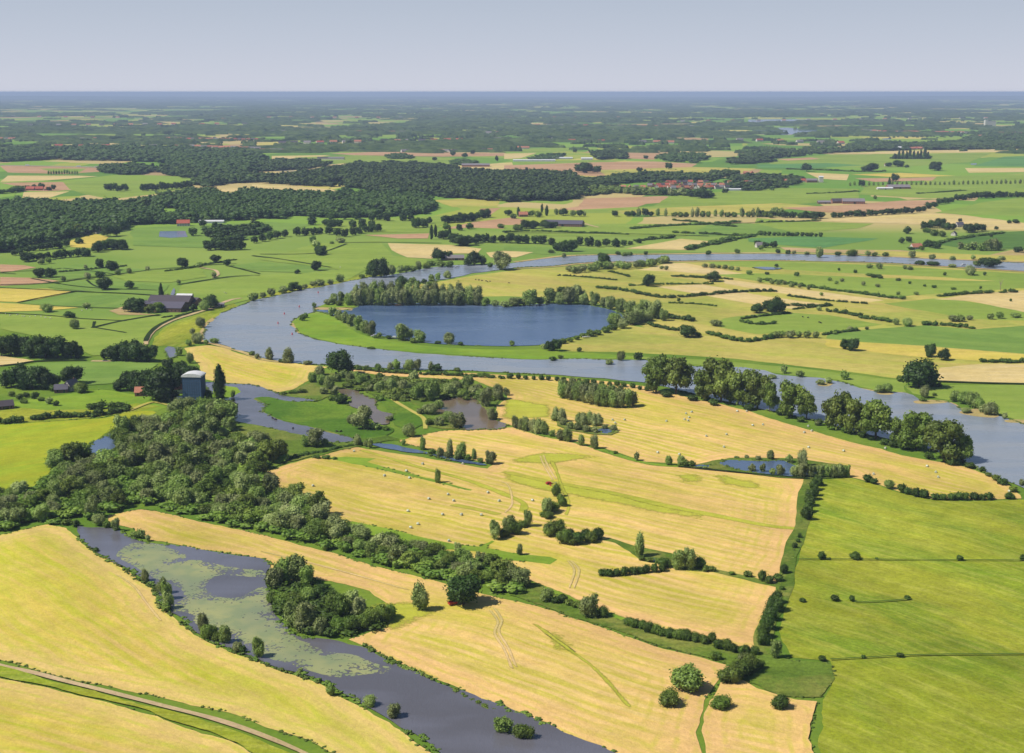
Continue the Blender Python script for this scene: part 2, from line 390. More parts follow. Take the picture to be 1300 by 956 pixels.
def trunk_arrays(kind, seed):
    rs = random.Random(seed); V = []; Q = []; off = 0
    def limb(a, b, r0, r1, n=7):
        nonlocal off
        a, b = np.array(a), np.array(b); d = b - a; d = d / np.linalg.norm(d)
        u = np.cross(d, [.3, .9, .2]); u /= np.linalg.norm(u); w_ = np.cross(d, u)
        for p, r in ((a, r0), ((a+b)/2 + u*r0*.6, (r0+r1)/2), (b, r1)):
            for i in range(n):
                an = i * math.tau / n; V.append(p + (u*math.cos(an) + w_*math.sin(an)) * r)
        for s_ in range(2):
            for i in range(n): Q.append((off + s_*n + i, off + s_*n + (i+1) % n, off + (s_+1)*n + (i+1) % n, off + (s_+1)*n + i))
        off += 3*n
    th = {'o': .34, 'w': .25, 'k': .2, 'p': .45, 'l': .5, 's': .2}[kind]
    limb((0, 0, -.03), (0, 0, th), .035 if kind != 'p' else .028, .022)
    for i in range(5 if kind != 'l' else 1):
        a = i * 1.3 + rs.random(); limb((0, 0, th*.8), (math.cos(a)*.22, math.sin(a)*.22, th + .3), .018, .006)
    return np.array(V), np.array(Q)
MATK = {'w': 'willow_leaves', 'o': 'oak_leaves', 'p': 'poplar_leaves', 'l': 'oak_leaves', 'k': 'willow_leaves', 's': 'shrub_leaves', 'd': 'dark_shrub_leaves', 'f': 'forest_leaves'}
SHAPE = {'d': 's', 'f': 'o', 'b': 's'}
MATK['b'] = 'willow_leaves'; SHAPE['h'] = 'o'; MATK['h'] = 'oak_leaves'
PROTO = {}
def protos(kind, big):
    key = (kind, big)
    if key not in PROTO:
        sh = SHAPE.get(kind, kind); lst = []
        for i in range(4 if big else 3):
            V, Q = crown_arrays(sh, hash((ord(kind), i)) % 9999, {True: 2400, False: 500}[big], 2 if big else 1, .036 if big else .065)
            if sh == 'l': V[:, :2] *= 1.0
            cr = np_mesh('crown', V, Q, MATK[kind])
            tv, tq = trunk_arrays(sh, i); tr = np_mesh('trunk', tv, tq, 'bark')
            one = np_mesh('tree', np.vstack([V, tv]), np.vstack([Q, tq + len(V)]), MATK[kind]); one.materials.append(M['bark'])
            m = np.zeros(len(one.polygons), np.int32); ntri = int((Q[:, 2] == Q[:, 3]).sum()); m[-len(tq):] = 1; one.polygons.foreach_set('material_index', m)
            lst.append((cr, tr, one))
        PROTO[key] = lst
    return PROTO[key]
NAME = {'w': 'willow_tree', 'o': 'oak_tree', 'p': 'poplar_tree', 'l': 'columnar_poplar', 'k': 'young_willow', 's': 'shrub', 'd': 'thorn_shrub', 'b': 'willow_shrub', 'f': 'forest_tree', 'h': 'hedgerow_tree'}
CAT = {'w': 'tree', 'o': 'tree', 'p': 'tree', 'l': 'tree', 'k': 'tree', 's': 'bush', 'd': 'bush', 'b': 'bush', 'f': 'tree', 'h': 'tree'}
LOOK = {'w': 'grey-green willow', 'o': 'dark round tree', 'p': 'tall loose-crowned poplar', 'l': 'slim dark column poplar', 'k': 'pointed silvery willow', 's': 'green bush', 'd': 'low dark thorn bush', 'b': 'grey-green bush', 'f': 'forest tree', 'h': 'round dark hedgerow tree'}
PLURAL = {'w': 'willows', 'o': 'dark round trees', 'p': 'poplars', 'l': 'column poplars', 'k': 'pointed willows', 's': 'green bushes', 'd': 'dark thorn bushes', 'b': 'grey-green bushes', 'f': 'forest trees', 'h': 'round dark hedgerow trees'}
TREES = []
WF = {'o': 1.22, 'k': 1.28, 'w': 1.12, 'p': 1.12, 's': 1.1, 'h': 1.1}
def plant(kind, x, y, h, w):
    w *= WF.get(kind, 1.)
    s = mpp(x, y); wm, hm = w * s, h * s * 1.02
    yc = y - (.42 * w * math.sin(dep(y)) if kind not in 'oplh' else .25 * w * math.sin(dep(y)))
    c = gp(x, yc); big = h >= 13 or w >= 15
    cr, tr, one = R.choice(protos(kind, big)); rz = R.random() * 6.28
    if kind in 'sdb' or not big:
        o = link(NAME[kind], one if kind not in 'sdb' else cr, c, rz); 
    else:
        o = bpy.data.objects.new(NAME[kind], None); COL.objects.link(o); o.location = c; o.rotation_euler = (0, 0, rz); o.empty_display_size = .3
        link('crown', cr, parent=o); link('trunk', tr, parent=o)
    o.scale = (wm, wm, hm); return o
def G(where, s, kind='w', tilt='from the left'):
    """plants of one place: 'x,y,height,width[,kind]' in photo pixels; x,y the foot"""
    ents = []
    for t in s.split():
        q = t.split(','); ents.append((float(q[0]), float(q[1]), float(q[2]), float(q[3]), q[4] if len(q) > 4 else kind))
    by = {}
    for e in ents: by.setdefault(e[4], []).append(e)
    for kd, es in by.items():
        es.sort()
        for i, e in enumerate(es):
            o = plant(kd, *e[:4])
            if len(es) == 1: lab = f'{LOOK[kd]} {where}'
            elif len(es) == 2: lab = f'{("left", "right")[i]} one of two {PLURAL[kd]} {where}'
            elif i == len(es)-1: lab = f'rightmost {LOOK[kd]} {where}'
            elif i == 0: lab = f'leftmost {LOOK[kd]} {where}'
            else: lab = f'{ordinal(i)} {LOOK[kd]} from left {where}'
            nw = len(lab.split())
            if nw > 16: print('LONG', nw, lab)
            tag(o, lab, CAT[kd], f'{PLURAL[kd]} {where}')
def line(s, n, h, w, kind='', jx=1., jy=.6, sm=True):
    """n plants spread along a pixel polyline, as text for G"""
    pts = catmull(P(s), False, 6) if sm and len(P(s)) > 2 else P(s)
    A = np.array(pts); L = np.r_[0, np.cumsum(np.linalg.norm(np.diff(A, axis=0), axis=1))]
    out = []
    for i in range(n):
        t = L[-1] * (i + .5) / n; x = np.interp(t, L, A[:, 0]) + R.uniform(-jx, jx); y = np.interp(t, L, A[:, 1]) + R.uniform(-jy, jy)
        q = R.uniform(.82, 1.15)
        out.append(f'{x:.1f},{y:.1f},{h*q:.1f},{w*q*R.uniform(.9,1.1):.1f}' + (f',{kind}' if kind else ''))
    return ' ' + ' '.join(out) + ' '
def merged(name, items, mat, low=2, ncards=120, size=.085, seeds=5, shape='s'):
    """items (x, y, z, w, h) in metres merged into one mesh of crowns"""
    bank = []
    for i in range(seeds): bank.append(crown_arrays(shape, 100+i, ncards, 1, size))
    nr = np.random.RandomState(len(items)); VV = []; QQ = []; off = 0
    for (x, y, z, w_, h_) in items:
        V, Q = bank[nr.randint(seeds)]; a = nr.rand() * 6.28; ca, sa = math.cos(a), math.sin(a)
        v = np.c_[(V[:, 0]*ca - V[:, 1]*sa)*w_ + x, (V[:, 0]*sa + V[:, 1]*ca)*w_ + y, V[:, 2]*h_ + z]
        VV.append(v.astype(np.float32)); QQ.append(Q + off); off += len(v)
    return np_mesh(name, np.vstack(VV), np.vstack(QQ), mat)
def fringe(w, h, wd, label, mat, cover=.5, every=1.6, name='reed_fringe', seed=0):
    """a ragged strip of low growth along an outline given in metres"""
    rs = np.random.RandomState(seed + len(w)); c = w[0].copy(); bank = []
    for i in range(4):
        V, Q = crown_arrays('s', 300+i, 26, 1, .16); k_ = 42*2; q = Q[(Q.max(1) < k_) | (Q.min(1) >= 42*9)]; bank.append((V, q))
    VV = []; QQ = []; off = 0; n = len(w)
    for i in range(n):
        a_, b_ = w[i], w[(i+1) % n]; d = (b_ - a_).length
        for t in range(max(1, int(d / every))):
            p = a_.lerp(b_, (t + rs.rand()) / max(1, int(d / every))); nz = noise.noise(Vector((p.x*.025, p.y*.025, seed))) + .6*noise.noise(Vector((p.x*.12, p.y*.12, seed)))
            if nz * .5 + .5 > cover + .0: continue
            if abs(p.x) > 800 or p.y < 250: continue
            V, Q = bank[rs.randint(4)]; s1 = wd * rs.uniform(.6, 1.7); s2 = h * rs.uniform(.5, 1.6); a = rs.rand()*6.28; ca, sa = math.cos(a)*s1, math.sin(a)*s1
            VV.append(np.c_[V[:, 0]*ca - V[:, 1]*sa + p.x - c.x + rs.uniform(-.5, .5)*wd, V[:, 0]*sa + V[:, 1]*ca + p.y - c.y + rs.uniform(-.5, .5)*wd, V[:, 2]*s2].astype(np.float32)); QQ.append(Q + off); off += len(V)
    if not VV: return
    o = link(name, np_mesh(name, np.vstack(VV), np.vstack(QQ), mat), c); o['kind'] = 'stuff'; o['label'] = label; return o
def hedge(s, h, w, label, mat='dark_shrub_leaves', gap=.05, smooth=True, cat='hedge'):
    pts = catmull(P(s), False, 5) if smooth and len(P(s)) > 2 else P(s)
    W = [gp(x, y) for x, y in pts]; c = W[0].copy(); items = []; acc = 0.
    for a, b in zip(W, W[1:]):
        d = (b - a).length
        while acc < d:
            p = a.lerp(b, acc / d) - c
            if R.random() > gap: items.append((p.x + R.uniform(-.2, .2)*w, p.y + R.uniform(-.2, .2)*w, 0, w * R.uniform(.8, 1.5), h * R.uniform(.5, 1.3)))
            acc += w * .62
        acc -= d
    far = c.y > 1700
    me = merged('hedge', items, mat, ncards=60 if far else 150, size=.12 if far else .075)
    o = link('hedge', me, c); tag(o, label, cat, 'hedges between the fields'); return o
def wood(name, s, spacing, h, label, mat='forest_leaves', w=None, ncards=60, shape='o', kind='stuff', fill=1., seed=3):
    A = np.array([gp(x, y)[:2] for x, y in P(s)]); nr = np.random.RandomState(seed)
    lo, hi = A.min(0), A.max(0); gx = np.arange(lo[0], hi[0], spacing); gy = np.arange(lo[1], hi[1], spacing)
    X, Y = np.meshgrid(gx, gy); Q = np.stack([X.ravel(), Y.ravel()], 1) + (nr.rand(X.size, 2) - .5) * spacing * .9
    Q = Q[inpoly(Q, A)]; Q = Q[nr.rand(len(Q)) < fill]; c = A.mean(0)
    if name == 'forest': Q = Q[[noise.noise(Vector((q[0]*.011, q[1]*.006, 9.))) < .36 for q in Q]]
    big_ = name == 'forest'; w = w or spacing * 1.5
    items = [(q[0]-c[0], q[1]-c[1], 0, w * nr.uniform(.65 if big_ else .8, 1.75 if big_ else 1.4), h * nr.uniform(.55, 1.25) * (1 + .18 * noise.noise(Vector((q[0]*.012, q[1]*.012, 5))))) for q in Q]
    if not items: return
    me = merged(name, items, mat, ncards=ncards, size=.10, shape=shape)
    o = link(name, me, (c[0], c[1], 0)); o['kind'] = kind; o['label'] = label
    if kind != 'stuff': del o['kind']; o['category'] = 'wood'
    return o
# ---------------------------------------------------------------- the land
vs = [(0, 0, 0)]; fs = []
rings = [600., 1500., 4000., 12000., 30000., 70000., 200000.]
NS = 180
for r in rings: vs += [(math.sin(i*math.tau/NS) * r, math.cos(i*math.tau/NS) * r, 0) for i in range(NS)]
for i in range(NS): fs.append((0, 1 + (i+1) % NS, 1 + i))
for k in range(len(rings)-1):
    a = 1 + k*NS; b = a + NS
    for i in range(NS): fs.append((a+i, a+(i+1) % NS, b+(i+1) % NS, b+i))
me = mesh_from('ground', vs, fs, 'countryside')
if me.polygons[5].normal.z < 0: me.flip_normals()
o = link('ground', me); o['kind'] = 'structure'
def S(mat, s, **k): return sheet('field', s, mat, **k)
# --- far fields
S('dry_stubble', '10,223 100,223 124,224 60,229 0,231')
S('ploughed_soil', '0,232 80,231 92,241 60,243 28,242 20,236')
S('pasture', '80,231 180,229 245,238 200,246 140,253 105,246 88,240')
S('dry_stubble', '30,244 88,243 60,252 28,252')
S('dry_stubble', '240,242 312,238 330,238 300,243 250,245')
S('ploughed_soil', '0,211 8,210 126,213 127,218 80,221 10,219'); S('pasture', '50,214 110,214 100,219 70,219')
S('dry_stubble', '345,198 420,197 380,203 345,203'); S('pasture', '375,200 450,197 570,200 606,207 560,212 450,209 380,205')
S('ploughed_soil', '420,195 500,192 580,194 640,194 652,198 560,199 450,197'); S('dry_stubble', '330,220 370,213 440,207 442,212 400,218')
S('dry_stubble', '580,211 650,206 655,221 585,220'); S('pasture', '640,189 745,187 760,189 690,194 640,193')
S('dry_stubble', '640,195 682,194 660,201 640,202'); S('pasture', '655,206 740,203 800,203 760,208 660,208')
S('ploughed_soil', '640,210 760,206 830,205 885,208 870,217 760,224 700,220 640,218'); S('ploughed_soil', '795,194 837,195 830,203 796,201')
S('river_meadow', '760,216 880,212 960,214 940,220 870,222 770,224'); S('pasture', '926,222 1000,221 1010,228 960,229 930,226')
S('dry_stubble', '320,234 396,238 443,243 427,248 320,242'); S('river_meadow', '548,254 637,251 632,262 574,263')
S('ploughed_soil', '609,265 636,264 622,273 612,272'); S('ploughed_soil', '560,291 602,282 650,276 665,279 655,291 600,289')
S('ploughed_soil', '742,252 843,249 896,254 818,259 735,262'); S('ploughed_soil', '710,266 747,260 820,259 802,265 747,268')
S('pasture', '850,249 980,238 1090,240 1090,252 985,262 820,270 720,271 740,266 830,262')
S('river_meadow', '770,268 880,262 990,258 1040,262 960,270 830,274')
S('dry_stubble', '1059,195 1143,191.5 1300,189 1340,189 1340,192 1117,195.5'); S('pasture', '975,204 1060,196 1140,196 1260,194 1230,206 1130,213 980,211')
S('bluegreen_crop', '1235,211 1274,199 1340,197 1340,212'); S('ploughed_soil', '986,202 1030,200 1042,202 1000,204')
S('bluegreen_crop', '960,209 1050,207 1100,210 1020,214 962,213')
S('yellow_crop', '1080,221.5 1143,219.5 1216,223.5 1143,225.5'); S('ploughed_soil', '1085,226.5 1150,226 1215,224 1190,229 1110,231')
S('dry_stubble', '1023,219 1078,221.5 1075,229 1040,227'); S('dry_stubble', '1225,213.5 1340,213 1340,218 1230,219.5')
S('pasture', '1190,224 1340,220 1340,248 1180,252 1090,247 1100,236 1180,232')
S('ploughed_soil', '991,264 1065,261 1143,255 1201,253 1175,262 1164,267 1117,271 1049,270'); S('dry_stubble', '1028,280 1117,274.5 1182,271 1261,278 1340,288 1340,294 1248,292 1200,286 1143,284')
S('pasture', '1187,270.5 1248,257 1340,245 1340,276'); S('pasture', '960,277 1010,281 1110,284 1090,290 1020,295 960,291')
S('bluegreen_crop', '950,303 1020,300 1117,303 1044,315 990,311 950,307'); S('dark_crop', '1180,309 1240,297 1310,293 1340,296 1340,317 1221,315')
S('sand', '1255,324 1287,317 1300,318 1300,326'); S('sand', '990,314 1060,317 1140,318 1180,321 1100,323 1000,320')
S('river_meadow', '1110,318 1255,324 1340,325 1340,333 1200,330 1120,326')
S('pasture_deep', '880,282 960,284 1010,296 900,300 800,296'); S('pasture', '640,286 800,284 900,286 870,300 700,300 640,296')
S('dry_stubble', '795,316 863,303.5 901,306.5 873,317.5'); S('pasture_deep', '640,312 760,316 800,318 880,320 960,321 690,323 640,318')
S('dry_stubble', '640,318.5 678,320.5 655,327 640,327 622,327 618,321')
S('ploughed_soil', '462,298.5 545,296.5 543,303 505,303')
S('dry_stubble', '492,309 574,311 612,316 606,322 574,322 548,328.5 518,327 498,318')
S('pasture', '400,286 440,280 560,274 600,275 560,286 544,295 460,296 410,292')
S('pasture_deep', '165,290 340,282 400,285 330,300 255,315 170,312'); S('yellow_crop', '90,306 120,297 140,301 115,315 88,314')
S('ploughed_soil', '0,336 30,337 46,340 20,344 0,346.5'); S('ploughed_soil', '0,352 40,353 76,357 40,361.5 0,363')
S('yellow_crop', '-20,366 60,367 93,371 50,380 22,384 -20,382'); S('yellow_crop', '-20,383.5 22,386 60,389 100,391 60,394.5 -20,397')
S('pasture_deep', '24,385.5 96,371.5 202,378 206,386 150,391.5 60,388', stripe=(24, 385, 96, 371)); S('sand', '138,395 158,389 178,398 200,400 150,400')
S('pasture_deep', '75,341 100,335 190,343 120,351 78,356 40,352'); S('pasture', '140,350 190,343 255,341 262,352 215,359 160,357')
S('pasture_deep', '100,357 160,358 214,362 205,376 96,369 60,365'); S('pasture', '230,362 300,352 400,345 470,340 440,356 380,364 318,380 280,390 225,378')
S('pasture_deep', '290,338 330,333 430,340 390,347 330,345'); S('pasture', '400,310 480,306 500,325 545,330 540,337 450,345 330,330')
S('pasture_deep', '0,472 48,461 150,459 200,462 170,485 80,492 0,490'); S('dry_stubble', '-30,451 0,452 48,459 0,466 -30,468')
S('pasture', '110,405 200,402 250,398 205,412 188,430 184,450 120,452 60,430 0,418 0,400 60,399', stripe=(110, 405, 200, 402))
# --- inner floodplain
ZF = ZL[0]; ZL[0] = .02
S('river_meadow', '500,364 545,360 599,350 632,346 655,342 701,340 752,335 851,333.5 970,332 1084,334 1148,337 1236,342 1340,348 1340,432 1150,436 970,432 894,427 818,417 800,400 760,385 700,378 640,376 560,378 515,368', stripe=(640, 380, 1100, 440))
S('river_meadow', '700,437 741,427 790,411 818,416 894,427 970,431 1016,427 1046,430 1173,439 1340,452 1340,489 1190,485 1150,482 1100,475 1060,470 1000,463 930,455 850,450 780,447 720,446', stripe=(741, 440, 1100, 470))
S('pasture', '885,326 960,331.5 1100,336 1240,344 1340,350 1340,362 1200,352 1060,346 960,340 905,336')
S('dry_stubble', '846,334 870,334 905,340 955,350 1010,355 1080,367 1148,379 1128,380 1060,370 1000,362 960,356 905,349 860,345 805,343 830,339', stripe=(905, 340, 1080, 367))
S('dry_stubble', '918,354 970,361 1122,381 1100,384.5 1040,379 970,369 920,360', stripe=(918, 354, 1122, 381))
S('dry_stubble', '833,364 894,361 970,376 1046,386.5 1008,392.5 970,388.5 894,375', stripe=(833, 364, 1046, 386))
S('pasture', '905,349 1000,362 1122,378 1200,372 1300,366 1340,366 1340,358 1200,356 1050,350 960,347')
S('pasture', '1122,385.5 1186,379 1224,382 1340,400 1340,408 1234,405 1198,399 1150,391')
S('pasture_deep', '1049,424 1107,418 1173,413 1236,418 1340,411 1340,451 1300,449 1173,439 1089,434 1049,429.5', stripe=(1049, 424, 1300, 449))
S('dry_stubble', '1186,380 1250,372 1340,366 1340,395 1300,396 1230,382', stripe=(1186, 380, 1300, 396)); S('yellow_crop', '1046,431 1173,440 1340,453 1340,459 1240,458 1150,452 1050,440')
S('dry_stubble', '1195,467 1250,461.5 1340,463 1340,488 1190,484'); S('pasture', '1150,490 1340,488 1340,545 1297,536 1240,515 1200,507 1160,500')
S('pasture', '683,456 740,449 900,457 1000,466 1100,478 1150,484 1150,498 1112,496 1060,482 985,474 900,465 818,456')
S('pasture', '918,404 985,396 1050,400 1120,412 1049,422 960,424 905,414')
# --- near fields
S('buttercup_meadow', '-60,545 0,539.6 76,534.5 132,531 167,523 192,519 200,524 185,530 160,539 138,549 112,566 92,578 68,590 58,607 48,624 15,627 -60,624', stripe=(0, 560, 150, 535))
S('vivid_grass', '-40,520 40,507 130,495 185,503 230,512 200,522 165,522 130,530 76,534 -40,542')
S('mown_stubble_green', '233,442 264,438.5 287,442 305,449.5 330,457 353,458.5 385,463 416,466 400,471 394,482 371,495 350,499 320,488 279,485.5 259,482 251,462 240,452', stripe=(264, 445, 380, 480), grid=12.)
S('mown_stubble', '444,466 472,469.5 531,473 599,474 650,476.5 703,479.5 767,484 815,490 840,497 890,508 945,521 1000,538 1060,556 1110,569 1160,581 1225,593 1262,606 1297,629 1297,633 1240,635 1186,634.5 1135,622 1092,609 1077,605 1078,597 1040,592 1000,583 960,581 927,582 900,588 886,591 818,586 767,569 691,551 650,541 632,536 630,515 645,506.5 642,498 602,483 536,479.5 492,477.5 447,471', stripe=(700, 500, 1100, 590), grid=14.)
S('mown_stubble', '335,599 386,584 404,580 439,570 454,568 500,576 548,583 617,595 627,590 590,581 548,571 508,562 505,559 564,547 650,543 691,554.6 767,572 818,589 886,593 970,602 1028,609 1018,637 1016,667 998,723 990,745 988,756 970,785 962,815 955,824 906,811 861,802 802,787 772,777 716,759 686,745 640,722 600,712 541,703 470,688 424,666 383,636 340,619', stripe=(640, 599, 970, 667), grid=12.)
S('mown_stubble', '137,655 160,650 178,647 198,648.5 254,662 330,679 353,685 421,703 482,721 558,740 612,754 678,769 736,788 782,803 843,824 894,836 937,849 914,862 895,890 880,930 900,990 840,985 760,950 700,925 640,901 600,883 553,862 528,850 498,839 472,824 442,812 498,793 503,778 470,750 420,738 350,736 340,718 330,709 279,701 228,693 190,686 170,672 150,667 140,661', stripe=(380, 700, 850, 840), grid=12.)
S('mown_stubble_green', '-80,700 0,679 58,667 82,671 98,683 104,690 124,704 150,719 176,737 196,748 201,771 219,785 247,806 278,822 312,835 358,853 404,869 460,899 510,928 560,962 590,990 480,990 400,945 300,908 200,885 95,864 0,838 -80,815', stripe=(0, 700, 250, 850), grid=12.)
S('lush_meadow', '1035,617 1044,609 1079,607 1135,623.5 1186,636 1240,637 1300,634.5 1380,640 1500,990 1060,990 1040,940 1050,890 1060,860 1054,840 1003,835 990,802 995,769 1003,734 1016,701 1020,660 1030,635', stripe=(1010, 640, 1300, 720))
S('vivid_grass', '385,400 400,398 415,399 432,408 447,420 470,428 500,434 545,440 600,443 650,444 700,444 712,448 760,449 818,456 741,455 683,456 650,455 599,452 536,448 472,442 429,436 396,429 378,422 371,411', smooth=True)
S('lush_meadow', '192,440 196,430 207,417 230,406 254,398 276,391 296,385 304,389 290,395 274,405 262,414 256,426 250,436 236,440 225,441 210,439', stripe=(207, 417, 276, 391))
S('lush_meadow', '-30,512 60,521 130,519 175,512 205,516 170,523 130,529.5 76,534 0,539 -30,540', stripe=(0, 530, 150, 520))
S('lush_meadow', '310,384 345,378.5 386,369 411,365.5 442,359 470,353.5 498,350.5 495,346 460,349 420,356 380,362 330,374', stripe=(345, 378, 442, 359))
# green strips in the mown fields
S('vivid_grass', '401,581 440,580 478,582.5 466,587 500,596 548,608 599,622 597,623.5 548,612 462,591.5 429,585')
S('vivid_grass', '424,668 447,662 500,673 574,691.6 607,694 625,686.5 628,688 619,696 650,702 700,707 708,711 698,717 640,711 612,701 548,695.5 470,680')
S('reed_bed', '764,686 775,683 805,693 850,703 905,722 955,733 987,742 985,746 955,740 905,727 870,724 850,718 815,712 800,700 780,690')
for q in ('640,598 698,610 767,623 843,641 894,652 892,661 830,652 760,636 690,624 640,610', '856,603 892,601 890,613 858,614', '895,598 964,613 966,624 918,616', '690,573 765,580 700,590 635,587', '640,505 697,514 702,529 660,534 632,531', '690,800 720,805 740,830 700,825', '460,770 520,760 560,780 500,800'):
    S('swath_line', q, grid=5.)
for s, w in (('457,571 500,584 538,595 599,612 650,632 665,640 664,650', 3.5), ('640,599 698,612 767,624 843,642 894,652 970,667 1016,672', 4.5), ('574,641 600,646 635,653.5', 4.), ('700,585 707,600 712,615 722,640 718,655', 2.), ('678,792 705,812 732,832 752,847 775,870 800,900', 1.8)):
    ribbon('mown_strip', s, w*1.3, 'mow_mark')
for s, w in (('757,570 790,580 818,588 850,592 889,593', 6.), ('600,712 680,742 740,768 800,790', 5.), ('400,579 440,567 460,562 520,557', 5.), ('340,600 300,610 250,618', 4), ('1028,609 1020,640 1018,667 1003,705 998,735 992,760 975,790 968,822 985,840', 7.)):
    ribbon('grass_verge', s, w, 'verge_grass' if w < 7 else 'reed_bed')
for s in ('636,612 646,618 650,640 640,652', '622,775 632,790 628,805 640,825 650,850', '627,772 637,788 633,803 645,823 655,848', '686,579 690,590 702,611', '690,578 694,589 706,610', '330,700 420,722 520,750', '148,730 170,745 185,765 205,790', '724,712 735,725 728,748', '720,712 729,725 722,748'):
    ribbon('wheel_track', s, 1.5, 'wheel_mark')
S('reed_bed', '640,724 690,748 740,772 775,783 820,797 870,808 920,818 962,830 1003,838 1054,842 1060,862 1040,884 990,884 950,868 937,849 894,834 843,822 782,801 736,786 678,767 645,756')
# ---------------------------------------------------------------- rivers, lake, ponds
def water(name, s, mat, smooth=True):
    o = sheet(name, s, mat, smooth=smooth, amp=1.2); return o
RIVER = '1340,338 1300,334 1198,330 1122,326.5 1050,324 970,322.5 890,323 818,324 752,324.5 726,325.6 691,329 653,334 625,336.5 599,336.5 573,337 548,340 530,343 498,349 470,352 442,357.5 411,364 386,367.5 371,371 345,377 320,382 305,388 292,394 279,399 272,407 262,414 258,424 258,432 268,436 279,437.5 292,441 308,446 320,449 335,455 358,459 381,462 396,463.5 444,463.5 472,466.5 531,470.5 599,471 650,474 703,476.5 767,481 818,486 850,493 890,503 940,514 980,522 1040,536 1110,554 1170,568 1222,583 1243,597 1275,610 1300,620 1360,640 1360,552 1297,538 1269,529.5 1224,522 1205,511 1190,510 1172,511 1160,502 1148,499 1125,498 1106,497 1092,493 1071,486 1041,480 1010,478 985,476 970,470.5 945,467 884,466 850,461 818,458 767,457 741,456 683,457 650,456 599,453 536,449.5 472,443 429,437 396,430 378,423 369.5,411 374,405 385,400 400,396 398,391 415,387 440,380 470,370 505,362.5 548,357 574,353.5 599,347.5 632,343.5 655,340 701,338 724,335 752,333 851,331.5 894,330.7 970,330 1050,332 1084,332 1148,335 1236,340 1340,347'
ribbon('riverbank', '369,411 378,423.7 396,431 429,438 472,444 536,450.5 599,454 650,457 683,458 741,457 767,458 818,459 884,467 945,468 985,477', 5., 'sand')
ribbon('riverbank', '1092,494 1125,499 1148,500 1172,512 1205,512 1224,523 1269,530 1300,539', 5., 'sand')
ribbon('riverbank', '653,333 691,328 726,324.6 818,323 890,322 970,321.5 1050,323 1122,325.5 1198,329 1300,333', 9., 'sand')
ribbon('riverbank', '655,341 701,339 752,334 851,332.5 970,331 1084,333 1148,336 1236,341 1340,348', 7., 'sand')
ribbon('riverbank', '272,404 262,413 257,424 257,433 279,439 308,447.5 335,457 358,460', 5., 'sand')
water('river', RIVER, 'river_water', smooth=False)
water('lake', '452,391 454,387 480,385 540,385 612,386 650,389 691,386 749,388 782,396 795,404 777,414 760,420 741,424 734,427 703,434 690,438 650,440 600,439 543,436 523,432 482,427.5 462,421 446,412 434,405 418,399 400,394.5 420,392.5 440,394', 'lake_water')
S('sand', '399,392 406,389.5 440,391 449,391.5 447,394.5 425,394 402,393.5'); S('vivid_grass', '402,390.6 412,386.5 430,384 452,386 450,390.5 425,391')
for s in ('1112,499 1122,497 1134,499.5 1128,501.5 1116,501', '1160,510 1182,508.5 1203,510 1196,512.5 1165,513', '1276,534.5 1290,533 1306,534 1300,537 1280,537', '1036,488 1050,485.5 1060,487.5 1052,491 1040,490.5', '769,460 774,458.5 779,460 774,462', '1218,524 1240,520 1266,526 1262,531 1230,528'):
    sheet('sand_spit', s, 'sand', smooth=True)
S('reed_bed', '292,508 284,489 330,492 366,504 404,509 430,498 444,490 465,496 480,505 500,520 510,535 560,545 590,545 640,541 632,536 628,515 640,505 600,486 540,482 500,480 447,474 405,474 392,486 371,497 350,503 450,545 508,558 448,568 386,582 340,597 300,580 285,545')
S('rough_grass', '324,505 340,503 366,506 404,512 440,517 447,530 470,540 500,545 480,556 447,556 394,542 353,532 336,522 338,514', smooth=True)
S('rough_grass', '475,498 505,505 540,520 545,535 520,548 500,540 490,520')
ribbon('footpath', '492,500 502,510 522,522 538,532 540,545', 3., 'river_meadow')
water('side_channel', '262,486 284,487.5 320,489 345,496 366,504 390,507 404,509.5 385,511 360,509 340,504.5 324,505.5 322,509 338,515 334,523 353,533 394,543 420,551 448,557.5 448,561.5 430,562.5 412,560 380,551 350,545 330,541 310,538 292,534 288,524 284,512 270,500 262,492', 'pond_water')
S('vivid_grass', '270,492 286,490.5 300,492.5 305.5,498 298,503.5 287,507 276,504'); 
water('pond', '429,495 447,494.5 462,503 477,509 475,516 487,523 499,526 495,532 493,538 482,539.5 472,533 462,523 443,515 445,507 436,501', 'brown_water')
water('pond', '556,508 580,504.5 600,504 612,515 622,523 629,534 641,538.5 637,544 610,545.5 589,545.5 585,535 577,529 553,527 547,524 560,516', 'brown_water')
water('stream', '473,564.5 498,564.5 531,571.5 548,576 580,583 617,590 616,592 580,586.5 543,578 508,574 485,569', 'blue_water')
water('pond', '113,567 128,558 142,551 158,543.5 170,538 180,534 190,532 180,541 156,551 152,560 146,569 127,577 117,576', 'blue_water')
water('pond', '212,441 224,443.5 226,452 214,455', 'pond_water')
water('lily_pond', '98,669 107,670 130,671 152,674 178,687.5 228,695 279,703 320,710.5 336,715 340,722 336,737 341,755 345,772 355,792 378,809 411,812 442,820 472,828 498,843 528,853 553,866 600,885 640,901 700,925 760,950 830,985 600,985 560,958 510,925 460,896 404,866 358,850 312,832 279,819 249,803.5 221,782 203,769 198,746 178,735 152,717 124,702 108,690 101,680', 'pond_water')
sheet('lily_pads', '147,708 152,700 167,691 182,690 198,692 228,703 233,709.6 215,716 254,713 305,724 330,726 336,733 330,734 300,732 277,732.5 261,746 277,759 305,760 322,752 335,746.5 341,760 345,770 352,785 358,797 376,811 400,822 416,830 447,833 472,843 495,850.5 488,856 472,857 429,862 396,853 366,843 335,834 317,823 292,810 262,800 244,792 238,779.5 221,777 226,765 233,759 228,748 215,742 205,738 193,734 165,718', 'lily_leaves', smooth=True, grid=6., kind='stuff', label='green lily leaves floating across the lower left pond')
